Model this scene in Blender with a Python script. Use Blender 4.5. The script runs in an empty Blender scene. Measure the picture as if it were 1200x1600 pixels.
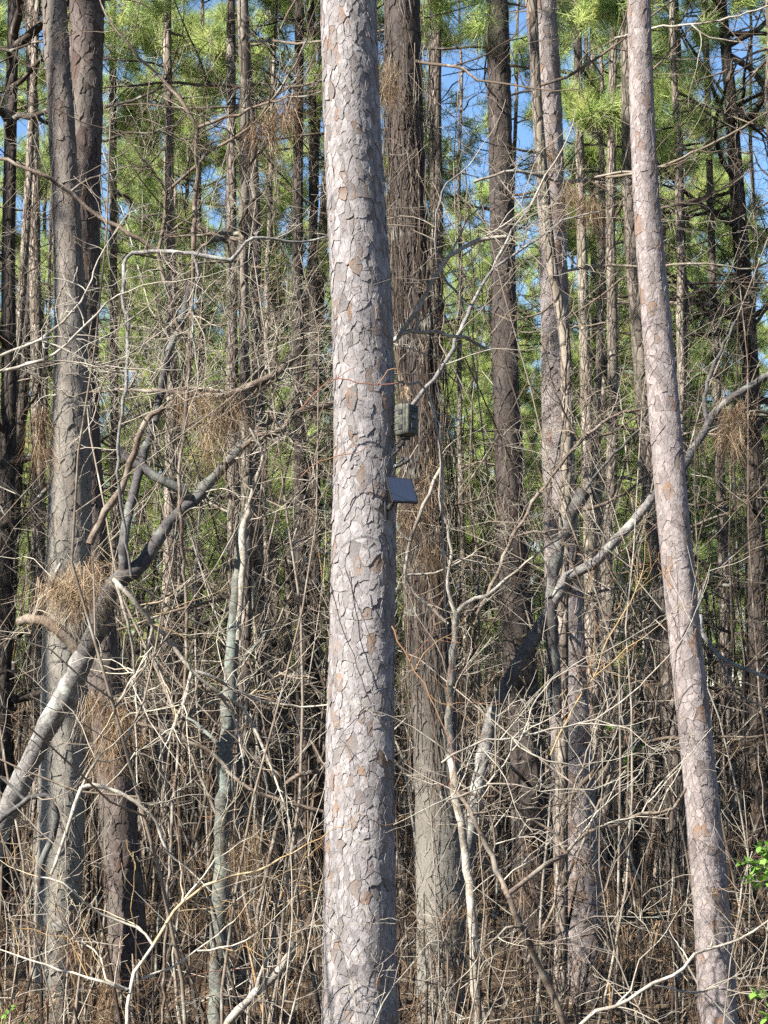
import bpy, math, random
import numpy as np
from mathutils import Vector

# ------------------------------------------------------------------ camera, sky, sun, exposure
SC = bpy.context.scene
COL = SC.collection
PITCH = math.radians(4.5)
EYE = np.array((0.0, 0.0, 1.6))
FOV = math.radians(27.0)
FPX = 800.0 / math.tan(FOV / 2)            # focal length in photo pixels (1200 x 1600)
cam_d = bpy.data.cameras.new('camera')
cam = bpy.data.objects.new('camera', cam_d)
COL.objects.link(cam)
cam.location = EYE
cam.rotation_euler = (math.pi / 2 + PITCH, 0, 0)
cam_d.sensor_fit = 'VERTICAL'
cam_d.sensor_height = 24.0
cam_d.lens = 12.0 / math.tan(FOV / 2)
cam_d.clip_start = 0.1
cam_d.clip_end = 1500
cam_d.dof.use_dof = True
cam_d.dof.focus_distance = 9.0
cam_d.dof.aperture_fstop = 9.0
SC.camera = cam

SUN_AZ, SUN_EL = math.radians(52), math.radians(38)     # azimuth: to the left of straight behind the camera
S = Vector((-math.sin(SUN_AZ) * math.cos(SUN_EL), -math.cos(SUN_AZ) * math.cos(SUN_EL), math.sin(SUN_EL)))
world = bpy.data.worlds.new('World')
SC.world = world
world.use_nodes = True
wn = world.node_tree.nodes
sky = wn.new('ShaderNodeTexSky')
sky.sky_type = 'NISHITA'
sky.sun_disc = False
sky.sun_elevation = SUN_EL
sky.sun_rotation = math.atan2(S.x, S.y)
sky.air_density = 1.0
sky.dust_density = 0.0
sky.ozone_density = 6.0
bg = wn['Background']
bg.inputs['Strength'].default_value = 0.05
world.node_tree.links.new(sky.outputs[0], bg.inputs[0])
sun_d = bpy.data.lights.new('sun', 'SUN')
sun_d.energy = 5.0
sun_d.angle = math.radians(0.55)
sun_d.color = (1.0, 0.955, 0.885)
sun = bpy.data.objects.new('sun', sun_d)
COL.objects.link(sun)
sun.rotation_euler = S.to_track_quat('Z', 'Y').to_euler()
sun.location = (-10, -12, 20)
SC.view_settings.view_transform = 'Standard'
SC.view_settings.look = 'None'
SC.view_settings.gamma = 1.0
SC.view_settings.exposure = 2.05
SC.render.engine = 'CYCLES'
SC.cycles.use_denoising = False
SC.cycles.max_bounces = 3
SC.cycles.diffuse_bounces = 1
SC.cycles.use_adaptive_sampling = True
SC.cycles.adaptive_threshold = 0.03
SC.cycles.glossy_bounces = 2
SC.cycles.transmission_bounces = 3
SC.cycles.sample_clamp_indirect = 4.0
SC.cycles.debug_use_spatial_splits = True

rng = np.random.default_rng(7)
random.seed(7)


def W(x, y, D):
    """The point of the vertical plane Y = D that shows at photo pixel (x, y)."""
    u, v = (x - 600.0) / FPX, (800.0 - y) / FPX
    d = np.array((u, math.cos(PITCH) - v * math.sin(PITCH), math.sin(PITCH) + v * math.cos(PITCH)))
    return EYE + d * (D / d[1])


def PXM(D):
    return D / FPX                          # metres per photo pixel at distance D


def ground_z(x, y):
    x = np.asarray(x, float); y = np.asarray(y, float)
    t = np.clip((y - 7.0) / 6.0, 0, 1)
    return (-0.5 * t * t * (3 - 2 * t) + 0.05 * np.sin(x * 0.9 + 1.0) * np.cos(y * 0.7)
            + 0.12 * np.sin(x * 0.11 + 2) * np.sin(y * 0.13) * np.clip(y / 20, 0, 1))


# ------------------------------------------------------------------ materials
def new_mat(name):
    m = bpy.data.materials.new(name)
    m.use_nodes = True
    nt = m.node_tree
    b = nt.nodes['Principled BSDF']
    b.inputs['Roughness'].default_value = 0.85
    b.inputs['Specular IOR Level'].default_value = 0.25
    return m, nt, b


def N(nt, kind, **kw):
    n = nt.nodes.new(kind)
    for k, v in kw.items():
        setattr(n, k, v)
    return n


def ramp(nt, stops, src=None, interp='LINEAR'):
    r = N(nt, 'ShaderNodeValToRGB')
    r.color_ramp.interpolation = interp
    e = r.color_ramp.elements
    while len(e) < len(stops):
        e.new(0.5)
    for k, (p, c) in enumerate(stops):
        e[k].position = p
        e[k].color = (*c, 1) if len(c) == 3 else c
    if src is not None:
        nt.links.new(src, r.inputs[0])
    return r


def mixc(nt, a, b, fac, mode='MIX'):
    m = N(nt, 'ShaderNodeMix', data_type='RGBA', blend_type=mode)
    for sock, val in ((m.inputs[6], a), (m.inputs[7], b), (m.inputs[0], fac)):
        if hasattr(val, 'is_output'):
            nt.links.new(val, sock)
        else:
            sock.default_value = (*val, 1) if isinstance(val, tuple) else val
    return m.outputs[2]


def coords(nt, scale=(1, 1, 1)):
    tc = N(nt, 'ShaderNodeTexCoord')
    mp = N(nt, 'ShaderNodeMapping')
    mp.inputs['Scale'].default_value = scale
    nt.links.new(tc.outputs['Object'], mp.inputs['Vector'])
    return mp.outputs[0]


def noise(nt, vec, scale, detail=4.0, rough=0.6, dist=0.0):
    n = N(nt, 'ShaderNodeTexNoise')
    n.inputs['Scale'].default_value = scale
    n.inputs['Detail'].default_value = detail
    n.inputs['Roughness'].default_value = rough
    n.inputs['Distortion'].default_value = dist
    if vec is not None:
        nt.links.new(vec, n.inputs['Vector'])
    return n.outputs['Fac']


def attr(nt, name='tint'):
    a = N(nt, 'ShaderNodeAttribute')
    a.attribute_name = name
    return a.outputs['Fac']


def bump(nt, b, height, dist, strength=1.0, normal=None):
    n = N(nt, 'ShaderNodeBump')
    n.inputs['Distance'].default_value = dist
    n.inputs['Strength'].default_value = strength
    nt.links.new(height, n.inputs['Height'])
    if normal is not None:
        nt.links.new(normal, n.inputs['Normal'])
    nt.links.new(n.outputs[0], b.inputs['Normal'])
    return n.outputs[0]


def mat_plate(name, pale, mid, rust, moss, moss_amt, foot=None, foot_h=1.6):
    """One bark plate: flaky grey skin, rust where flakes came off, some lichen. tint = plate's own tone."""
    m, nt, b = new_mat(name)
    v = coords(nt, (1, 1, 0.55))
    t = attr(nt)
    base = ramp(nt, [(0.0, rust), (0.16, rust), (0.3, mid), (0.62, pale), (1.0, tuple(min(1, c * 1.25) for c in pale))], t)
    n1 = noise(nt, v, 38, 5, 0.65)
    c = mixc(nt, base.outputs[0], mid, ramp(nt, [(0.42, (0, 0, 0)), (0.62, (0.75,) * 3)], n1).outputs[0])
    n2 = noise(nt, v, 14, 3, 0.6, 0.6)
    c = mixc(nt, c, rust, ramp(nt, [(0.6, (0, 0, 0)), (0.72, (0.6,) * 3)], n2).outputs[0])
    n3 = noise(nt, v, 160, 3, 0.7)
    c = mixc(nt, c, tuple(k * 0.45 for k in mid), ramp(nt, [(0.52, (0, 0, 0)), (0.75, (0.7,) * 3)], n3).outputs[0])
    n4 = noise(nt, v, 5, 5, 0.6)
    c = mixc(nt, c, moss, ramp(nt, [(0.48, (0, 0, 0)), (0.66, (moss_amt,) * 3)], n4).outputs[0])
    if foot:                                               # lichen on the foot, with light on the lower trunk put into its colour
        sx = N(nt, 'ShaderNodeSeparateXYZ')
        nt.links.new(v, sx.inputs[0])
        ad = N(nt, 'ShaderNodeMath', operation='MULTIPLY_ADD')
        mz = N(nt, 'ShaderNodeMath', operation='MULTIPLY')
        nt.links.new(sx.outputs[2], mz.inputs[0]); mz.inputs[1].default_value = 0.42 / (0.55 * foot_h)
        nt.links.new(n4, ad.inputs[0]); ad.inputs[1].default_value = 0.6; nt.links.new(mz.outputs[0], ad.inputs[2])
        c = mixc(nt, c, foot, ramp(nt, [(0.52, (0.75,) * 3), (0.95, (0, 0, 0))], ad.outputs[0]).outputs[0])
    nt.links.new(c, b.inputs['Base Color'])
    vv = N(nt, 'ShaderNodeTexVoronoi')
    vv.inputs['Scale'].default_value = 62
    vv.inputs['Randomness'].default_value = 1
    wv = N(nt, 'ShaderNodeVectorMath', operation='MULTIPLY_ADD')
    nz = N(nt, 'ShaderNodeTexNoise'); nz.inputs['Scale'].default_value = 30
    nt.links.new(v, nz.inputs['Vector'])
    nt.links.new(nz.outputs['Color'], wv.inputs[0]); wv.inputs[1].default_value = (0.03,) * 3
    nt.links.new(v, wv.inputs[2]); nt.links.new(wv.outputs[0], vv.inputs['Vector'])
    sep = N(nt, 'ShaderNodeSeparateColor')
    nt.links.new(vv.outputs['Color'], sep.inputs[0])
    nb = bump(nt, b, sep.outputs[0], 0.0045, 1.0)
    bump(nt, b, n3, 0.003, 0.9, nb)
    b.inputs['Roughness'].default_value = 0.8
    return m


def mat_core(name, col):
    m, nt, b = new_mat(name)
    n = noise(nt, coords(nt, (1, 1, 0.3)), 40, 4)
    nt.links.new(ramp(nt, [(0.3, tuple(c * 0.5 for c in col)), (0.7, col)], n).outputs[0], b.inputs['Base Color'])
    bump(nt, b, n, 0.004)
    return m


def mat_far_bark(name, light, dark, moss, scale=13.0):
    """Bark of trunks too far off to pick plates apart: furrows by relief, colour by plate."""
    m, nt, b = new_mat(name)
    v = coords(nt, (1, 1, 0.32))
    wv = N(nt, 'ShaderNodeVectorMath', operation='MULTIPLY_ADD')
    nz = N(nt, 'ShaderNodeTexNoise'); nz.inputs['Scale'].default_value = 9
    nt.links.new(v, nz.inputs['Vector'])
    nt.links.new(nz.outputs['Color'], wv.inputs[0]); wv.inputs[1].default_value = (0.06,) * 3
    nt.links.new(v, wv.inputs[2])
    ve = N(nt, 'ShaderNodeTexVoronoi', feature='DISTANCE_TO_EDGE')
    ve.inputs['Scale'].default_value = scale
    vc = N(nt, 'ShaderNodeTexVoronoi')
    vc.inputs['Scale'].default_value = scale
    for q in (ve, vc):
        nt.links.new(wv.outputs[0], q.inputs['Vector'])
    sep = N(nt, 'ShaderNodeSeparateColor')
    nt.links.new(vc.outputs['Color'], sep.inputs[0])
    col = ramp(nt, [(0.0, dark), (0.45, tuple((a + c) / 2 for a, c in zip(light, dark))), (1.0, light)], sep.outputs[0]).outputs[0]
    n1 = noise(nt, v, 45, 4, 0.7)
    col = mixc(nt, col, tuple(c * 0.6 for c in dark), ramp(nt, [(0.45, (0, 0, 0)), (0.7, (0.8,) * 3)], n1).outputs[0])
    col = mixc(nt, col, tuple(c * 0.35 for c in dark), ramp(nt, [(0.0, (1, 1, 1)), (0.09, (0, 0, 0))], ve.outputs['Distance']).outputs[0])
    n2 = noise(nt, v, 2.2, 4)
    col = mixc(nt, col, moss, ramp(nt, [(0.46, (0, 0, 0)), (0.66, (0.55,) * 3)], n2).outputs[0])
    oi = N(nt, 'ShaderNodeObjectInfo')
    hs = N(nt, 'ShaderNodeHueSaturation')
    mr = N(nt, 'ShaderNodeMapRange'); mr.inputs['To Min'].default_value = 0.65; mr.inputs['To Max'].default_value = 1.3
    nt.links.new(oi.outputs['Random'], mr.inputs['Value'])
    nt.links.new(mr.outputs[0], hs.inputs['Value'])
    nt.links.new(col, hs.inputs['Color'])
    nt.links.new(hs.outputs[0], b.inputs['Base Color'])
    nb = bump(nt, b, ramp(nt, [(0.0, (0, 0, 0)), (0.16, (1, 1, 1))], ve.outputs['Distance']).outputs[0], 0.012, 0.9)
    bump(nt, b, n1, 0.004, 0.8, nb)
    return m


def mat_twig():
    m, nt, b = new_mat('twig_bark')
    t = attr(nt)
    c = ramp(nt, [(0.0, (0.012, 0.009, 0.007)), (0.25, (0.04, 0.026, 0.017)), (0.45, (0.13, 0.1, 0.072)), (0.62, (0.235, 0.205, 0.165)),
                  (0.8, (0.36, 0.33, 0.265)), (0.88, (0.25, 0.17, 0.07)), (1.0, (0.15, 0.062, 0.042))], t).outputs[0]
    v = coords(nt)
    n1 = noise(nt, v, 30, 4, 0.7)
    c = mixc(nt, c, (0.07, 0.06, 0.05), ramp(nt, [(0.5, (0, 0, 0)), (0.72, (0.6,) * 3)], n1).outputs[0])
    n2 = noise(nt, v, 9, 3)
    c = mixc(nt, c, (0.4, 0.41, 0.35), ramp(nt, [(0.56, (0, 0, 0)), (0.68, (0.35,) * 3)], n2).outputs[0])
    nt.links.new(c, b.inputs['Base Color'])
    bump(nt, b, n1, 0.003, 0.6)
    return m


def mat_smooth_bark(name, light, dark, blotch, seam=55.0):
    """Bark of hardwood stems: fine furrows along the stem, pale lichen blotches."""
    m, nt, b = new_mat(name)
    v = coords(nt)
    n1 = noise(nt, v, seam, 5, 0.7, 0.5)
    n2 = noise(nt, v, 8, 5, 0.62, 0.4)
    n3 = noise(nt, v, 3, 3)
    c = ramp(nt, [(0.3, dark), (0.65, light)], n1).outputs[0]
    c = mixc(nt, c, blotch, ramp(nt, [(0.5, (0, 0, 0)), (0.62, (0.85,) * 3)], n2).outputs[0])
    c = mixc(nt, c, dark, ramp(nt, [(0.55, (0, 0, 0)), (0.7, (0.6,) * 3)], n3).outputs[0])
    nt.links.new(c, b.inputs['Base Color'])
    bump(nt, b, n1, 0.006, 0.8)
    return m


def mat_needle(name, stops, trans):
    m, nt, b = new_mat(name)
    t = attr(nt)
    c = ramp(nt, stops, t).outputs[0]
    nt.links.new(c, b.inputs['Base Color'])
    b.inputs['Roughness'].default_value = 0.6
    tr = N(nt, 'ShaderNodeBsdfTranslucent')
    nt.links.new(c, tr.inputs['Color'])
    mx = N(nt, 'ShaderNodeMixShader')
    mx.inputs[0].default_value = trans
    out = nt.nodes['Material Output']
    nt.links.new(b.outputs[0], mx.inputs[1]); nt.links.new(tr.outputs[0], mx.inputs[2])
    nt.links.new(mx.outputs[0], out.inputs['Surface'])
    return m


def mat_plain(name, col, rough=0.6, spec=0.4, metal=0.0, grain=0.0):
    m, nt, b = new_mat(name)
    b.inputs['Base Color'].default_value = (*col, 1)
    b.inputs['Roughness'].default_value = rough
    b.inputs['Specular IOR Level'].default_value = spec
    b.inputs['Metallic'].default_value = metal
    if grain:
        n = noise(nt, coords(nt), 90, 4)
        nt.links.new(ramp(nt, [(0.35, tuple(c * (1 - grain) for c in col)), (0.7, tuple(min(1, c * (1 + grain)) for c in col))], n).outputs[0], b.inputs['Base Color'])
    return m


def mat_ground():
    m, nt, b = new_mat('pine_straw_ground')
    v = coords(nt)
    n1, n2 = noise(nt, v, 2.2, 6, 0.7), noise(nt, v, 60, 4, 0.75)
    c = ramp(nt, [(0.3, (0.03, 0.02, 0.012)), (0.5, (0.11, 0.07, 0.04)), (0.7, (0.2, 0.14, 0.085))], n2).outputs[0]
    c = mixc(nt, c, (0.1, 0.075, 0.045), ramp(nt, [(0.4, (0, 0, 0)), (0.65, (0.7,) * 3)], n1).outputs[0])
    nt.links.new(c, b.inputs['Base Color'])
    bump(nt, b, n2, 0.03)
    return m


M_TWIG = mat_twig()
M_FAR = mat_far_bark('pine_bark_fine', (0.25, 0.21, 0.175), (0.07, 0.05, 0.038), (0.15, 0.145, 0.105), 24.0)
M_FAR_DARK = mat_far_bark('pine_bark_dark', (0.075, 0.057, 0.047), (0.024, 0.017, 0.014), (0.05, 0.045, 0.036), 24.0)  # dark for the shade on the upper right pine, painted into its bark
M_PLATE = mat_plate('pine_bark_plate', (0.212, 0.195, 0.191), (0.105, 0.093, 0.089), (0.165, 0.105, 0.07), (0.215, 0.203, 0.187), 0.25)
M_PLATE_PINK = mat_plate('pine_bark_plate_smooth', (0.21, 0.18, 0.17), (0.11, 0.091, 0.085), (0.175, 0.108, 0.07), (0.21, 0.19, 0.177), 0.25)
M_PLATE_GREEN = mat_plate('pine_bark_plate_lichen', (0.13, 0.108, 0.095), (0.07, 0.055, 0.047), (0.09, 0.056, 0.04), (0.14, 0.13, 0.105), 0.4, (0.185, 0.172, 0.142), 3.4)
M_PLATE_DARK = mat_plate('pine_bark_plate_dark', (0.1, 0.079, 0.069), (0.05, 0.037, 0.032), (0.07, 0.04, 0.028), (0.1, 0.097, 0.076), 0.35)
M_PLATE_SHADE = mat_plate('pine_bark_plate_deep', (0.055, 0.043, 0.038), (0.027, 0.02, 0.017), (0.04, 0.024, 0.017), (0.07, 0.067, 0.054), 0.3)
M_PLATE_FOOT = mat_plate('pine_bark_plate_sunlit_lichen_foot', (0.055, 0.043, 0.038), (0.027, 0.02, 0.017), (0.04, 0.024, 0.017), (0.07, 0.067, 0.054), 0.3, (0.165, 0.152, 0.128))  # painted shade above, painted sun on the lichen foot
M_CORE = mat_core('pine_bark_furrow', (0.08, 0.062, 0.053))
M_GREY = mat_smooth_bark('grey_hardwood_bark', (0.17, 0.158, 0.146), (0.04, 0.037, 0.037), (0.25, 0.255, 0.225))
M_DUSK = mat_smooth_bark('dark_hardwood_bark', (0.075, 0.068, 0.065), (0.018, 0.017, 0.018), (0.12, 0.124, 0.11))
M_LICHEN = mat_smooth_bark('lichen_sapling_bark', (0.13, 0.13, 0.11), (0.035, 0.035, 0.03), (0.16, 0.19, 0.165))
M_WHITE = mat_smooth_bark('pale_sapling_bark', (0.29, 0.26, 0.21), (0.09, 0.073, 0.057), (0.35, 0.325, 0.28))
M_BROWN = mat_smooth_bark('brown_limb_bark', (0.15, 0.113, 0.083), (0.035, 0.025, 0.02), (0.2, 0.175, 0.14))
M_NEEDLE = mat_needle('green_pine_needles', [(0.0, (0.12, 0.16, 0.05)), (0.4, (0.275, 0.365, 0.115)), (0.75, (0.39, 0.47, 0.16)), (1.0, (0.54, 0.53, 0.2))], 0.5)
M_STRAW = mat_needle('dead_pine_needles', [(0.0, (0.06, 0.033, 0.016)), (0.5, (0.155, 0.1, 0.055)), (0.8, (0.27, 0.19, 0.115)), (1.0, (0.36, 0.28, 0.18))], 0.2)
M_LEAF = mat_needle('green_broad_leaf', [(0.0, (0.07, 0.15, 0.025)), (1.0, (0.17, 0.3, 0.055))], 0.35)
M_DRYLEAF = mat_needle('dry_leaf', [(0.0, (0.13, 0.07, 0.035)), (0.6, (0.32, 0.2, 0.1)), (1.0, (0.5, 0.38, 0.2))], 0.3)
M_GROUND = mat_ground()


# ------------------------------------------------------------------ mesh helpers
def mesh_from(name, V, faces, tint=None, smooth=True):
    V = np.ascontiguousarray(V, dtype=np.float32)
    me = bpy.data.meshes.new(name)
    me.vertices.add(len(V))
    me.vertices.foreach_set('co', V.ravel())
    faces = [np.asarray(f, dtype=np.int32) for f in faces if len(f)]
    loops = np.concatenate([f.ravel() for f in faces])
    totals = np.concatenate([np.full(len(f), f.shape[1], np.int32) for f in faces])
    starts = np.concatenate([[0], np.cumsum(totals)[:-1]]).astype(np.int32)
    me.loops.add(len(loops))
    me.loops.foreach_set('vertex_index', loops)
    me.polygons.add(len(totals))
    me.polygons.foreach_set('loop_start', starts)
    me.polygons.foreach_set('loop_total', totals)
    me.polygons.foreach_set('use_smooth', np.full(len(totals), bool(smooth)))
    if tint is not None:
        a = me.attributes.new('tint', 'FLOAT', 'POINT')
        a.data.foreach_set('value', np.ascontiguousarray(tint, dtype=np.float32))
    me.update(calc_edges=True)
    return me


def obj(name, me, mat=None, parent=None, loc=None):
    o = bpy.data.objects.new(name, me)
    if mat is not None and me is not None and not me.materials:
        me.materials.append(mat)
    COL.objects.link(o)
    if parent is not None:
        o.parent = parent
    if loc is not None:
        o.location = loc
    return o


def tag(o, label=None, cat=None, group=None, kind=None):
    for k, v in (('label', label), ('category', cat), ('group', group), ('kind', kind)):
        if v:
            o[k] = v
    return o


def thing(name, label, cat, loc, group=None):
    o = bpy.data.objects.new(name, None)
    o.empty_display_size = 0.2
    COL.objects.link(o)
    o.location = loc
    return tag(o, label, cat, group)


def tubes(P, R, sides):
    """P (M, n, 3) paths, R (M, n) radii -> verts, quads. All paths of one call have the same length."""
    M, n, _ = P.shape
    T = np.gradient(P, axis=1)
    T /= np.linalg.norm(T, axis=2, keepdims=True) + 1e-9
    mean = np.abs(T.mean(axis=1))
    A = np.zeros((M, 3)); A[np.arange(M), mean.argmin(axis=1)] = 1
    U = np.cross(T, A[:, None, :]); U /= np.linalg.norm(U, axis=2, keepdims=True) + 1e-9
    B = np.cross(T, U)
    th = np.arange(sides) * 2 * math.pi / sides
    V = P[:, :, None, :] + R[:, :, None, None] * (U[:, :, None, :] * np.cos(th)[:, None] + B[:, :, None, :] * np.sin(th)[:, None])
    V = V.reshape(-1, 3)
    m, i, k = np.meshgrid(np.arange(M), np.arange(n - 1), np.arange(sides), indexing='ij')
    base = (m * n + i) * sides
    k2 = (k + 1) % sides
    F = np.stack((base + k, base + k2, base + sides + k2, base + sides + k), axis=-1).reshape(-1, 4)
    return V, F


class Tubes:
    """Collects branch paths, builds them as one mesh."""
    def __init__(self):
        self.g = {}

    def add(self, P, R, tint, sides=5):
        self.g.setdefault((len(P), sides), []).append((P, R, tint))

    def add_many(self, P, R, tint, sides=3):
        key = (P.shape[1], sides)
        for k in range(0, len(P)):
            self.g.setdefault(key, []).append((P[k], R[k], tint[k]))

    def data(self, origin=(0, 0, 0)):
        Vs, Fs, Ts, off = [], [], [], 0
        for (n, s), items in self.g.items():
            P = np.stack([i[0] for i in items]) - np.asarray(origin)
            R = np.stack([i[1] for i in items])
            V, F = tubes(P, R, s)
            Vs.append(V); Fs.append(F + off); off += len(V)
            Ts.append(np.repeat(np.array([i[2] for i in items]), n * s))
        return np.concatenate(Vs), np.concatenate(Fs), np.concatenate(Ts)

    def build(self, name, mat, parent=None, origin=(0, 0, 0)):
        V, F, T = self.data(origin)
        return obj(name, mesh_from(name, V, [F], T), mat, parent)


def wander(p, d, L, n, wob, up=0.0, r=rng):
    st = np.cumsum(r.normal(0, wob, (n, 3)), axis=0) + np.asarray(d)
    st[:, 2] += np.linspace(0, up, n)
    st /= np.linalg.norm(st, axis=1, keepdims=True) + 1e-9
    return np.vstack((p, p + np.cumsum(st * (L / n), axis=0)))


def unit(v):
    v = np.asarray(v, float)
    return v / (np.linalg.norm(v) + 1e-9)


def grow(B, p, d, L, rad, lvl, tint, r, wob=0.16, up=0.25, kids=(5, 6, 4), spread=0.9, shrink=0.5, sides=(7, 5, 3, 3), rmin=0.0013, maxlvl=2, tips=None):
    n = (9, 7, 5, 4)[min(lvl, 3)]
    P = wander(p, d, L, n, wob, up, r)
    R = np.maximum(rad * (1 - 0.72 * np.linspace(0, 1, n + 1)), rmin)
    B.add(P, R, float(np.clip(tint + r.normal(0, 0.05), 0, 1)), sides[min(lvl, 3)])
    if tips is not None:
        tips.append((P[-1], unit(P[-1] - P[-2])))
    if lvl >= maxlvl:
        return
    k = max(1, int(r.normal(kids[min(lvl, 2)], 1.2)))
    for _ in range(k):
        t = r.uniform(0.25, 1.0)
        i = min(int(t * n), n - 1)
        q = P[i] + (P[i + 1] - P[i]) * (t * n - i)
        dd = unit(P[i + 1] - P[i])
        side = unit(np.cross(dd, r.normal(0, 1, 3)))
        nd = unit(dd * (1 - 0.3 * spread) + side * spread)
        grow(B, q, nd, L * shrink * r.uniform(0.6, 1.3) * (1.15 - 0.5 * t), max(R[i] * r.uniform(0.45, 0.7), rmin), lvl + 1, tint, r, wob * 1.25, up, kids, spread, shrink, sides, rmin, maxlvl, tips)


def tufts(C, Dr, k, length, width, r, spread=0.75, droop=0.0):
    """Needle tufts: k thin blades fan out from each C towards Dr."""
    M = len(C)
    d = Dr[:, None, :] * 0.75 + r.normal(0, spread, (M, k, 3)) * 0.6
    d[:, :, 2] -= droop
    d /= np.linalg.norm(d, axis=2, keepdims=True) + 1e-9
    L = length * r.uniform(0.55, 1.3, (M, k, 1))
    side = np.cross(d, r.normal(0, 1, (M, k, 3)))
    side /= np.linalg.norm(side, axis=2, keepdims=True) + 1e-9
    base = C[:, None, :] + r.normal(0, length * 0.12, (M, k, 3))
    a = base - side * width * 0.5
    b = base + side * width * 0.5
    c = base + d * L
    c[:, :, 2] -= droop * 0.25 * L[:, :, 0]
    V = np.stack((a, b, c), axis=2).reshape(-1, 3)
    return V, np.arange(len(V)).reshape(-1, 3)


# ------------------------------------------------------------------ the setting: ground
gx = np.concatenate((np.linspace(-260, -14, 14), np.linspace(-12, 12, 60), np.linspace(14, 260, 14)))
gy = np.concatenate((np.linspace(-40, 2, 8), np.linspace(3, 30, 70), np.linspace(32, 400, 26)))
GX, GY = np.meshgrid(gx, gy)
GZ = ground_z(GX, GY)
gv = np.stack((GX, GY, GZ), -1).reshape(-1, 3)
nx, ny = len(gx), len(gy)
ii, jj = np.meshgrid(np.arange(nx - 1), np.arange(ny - 1))
q0 = (jj * nx + ii).ravel()
ground = obj('ground', mesh_from('ground', gv, [np.stack((q0, q0 + 1, q0 + nx + 1, q0 + nx), -1)]), M_GROUND)
tag(ground, 'forest floor covered in brown pine straw under the brush', 'ground', kind='structure')


# ------------------------------------------------------------------ bark plates
def clip(poly, nx_, ny_, c):
    out = []
    for a in range(len(poly)):
        p, q = poly[a - 1], poly[a]
        dp, dq = p[0] * nx_ + p[1] * ny_ - c, q[0] * nx_ + q[1] * ny_ - c
        if (dp <= 0) != (dq <= 0):
            t = dp / (dp - dq)
            out.append((p[0] + (q[0] - p[0]) * t, p[1] + (q[1] - p[1]) * t))
        if dq <= 0:
            out.append(q)
    return out


def plate_outlines(circ, v0, v1, cu, cv, r):
    nu = max(5, int(round(circ / cu))); cu = circ / nu
    nv = int((v1 - v0) / cv) + 1
    s = cu / cv                                            # squash v so that cells come out tall
    pts, gone = {}, set()
    for j in range(-2, nv + 2):
        for i in range(nu):
            pts[i, j] = ((i + 0.5 * (j % 2) + r.uniform(-0.42, 0.42)) * cu, (v0 + (j + r.uniform(-0.45, 0.45)) * cv) * s)
            if r.uniform() < 0.3:
                gone.add((i, j))
    out = []
    for j in range(nv):
        for i in range(nu):
            if (i, j) in gone:
                continue
            px, py = pts[i, j]
            poly = [(px - 2.5 * cu, py - 2.5 * cu), (px + 2.5 * cu, py - 2.5 * cu), (px + 2.5 * cu, py + 2.5 * cu), (px - 2.5 * cu, py + 2.5 * cu)]
            for dj in (-2, -1, 0, 1, 2):
                for di in (-2, -1, 0, 1, 2):
                    if (di or dj) and (i + di) % nu != i or dj:
                        if ((i + di) % nu, j + dj) in gone:
                            continue
                        w = (i + di) // nu
                        qx, qy = pts[(i + di) % nu, j + dj]
                        qx += w * circ
                        ax, ay = qx - px, qy - py
                        poly = clip(poly, ax, ay, (ax * (px + qx) + ay * (py + qy)) / 2)
                        if len(poly) < 3:
                            break
            if len(poly) >= 3:
                out.append((px, py / s, [(a, b / s) for a, b in poly]))
    return out


def wob2(u, v, circ, amp, sc):
    k = 2 * math.pi / circ
    a, b = round(sc / k) * k, sc * 0.8
    du = amp * (np.sin(a * u + b * v) + 0.7 * np.sin(2.3 * b * v + 1.3) + 0.5 * np.sin(round(2.1 * sc / k) * k * u - 1.7 * b * v + 2))
    dv = amp * (np.sin(a * u - b * v + 1) + 0.7 * np.sin(round(1.9 * sc / k) * k * u + 0.5) + 0.5 * np.sin(round(2.7 * sc / k) * k * u + 1.4 * b * v))
    return du, dv


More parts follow.
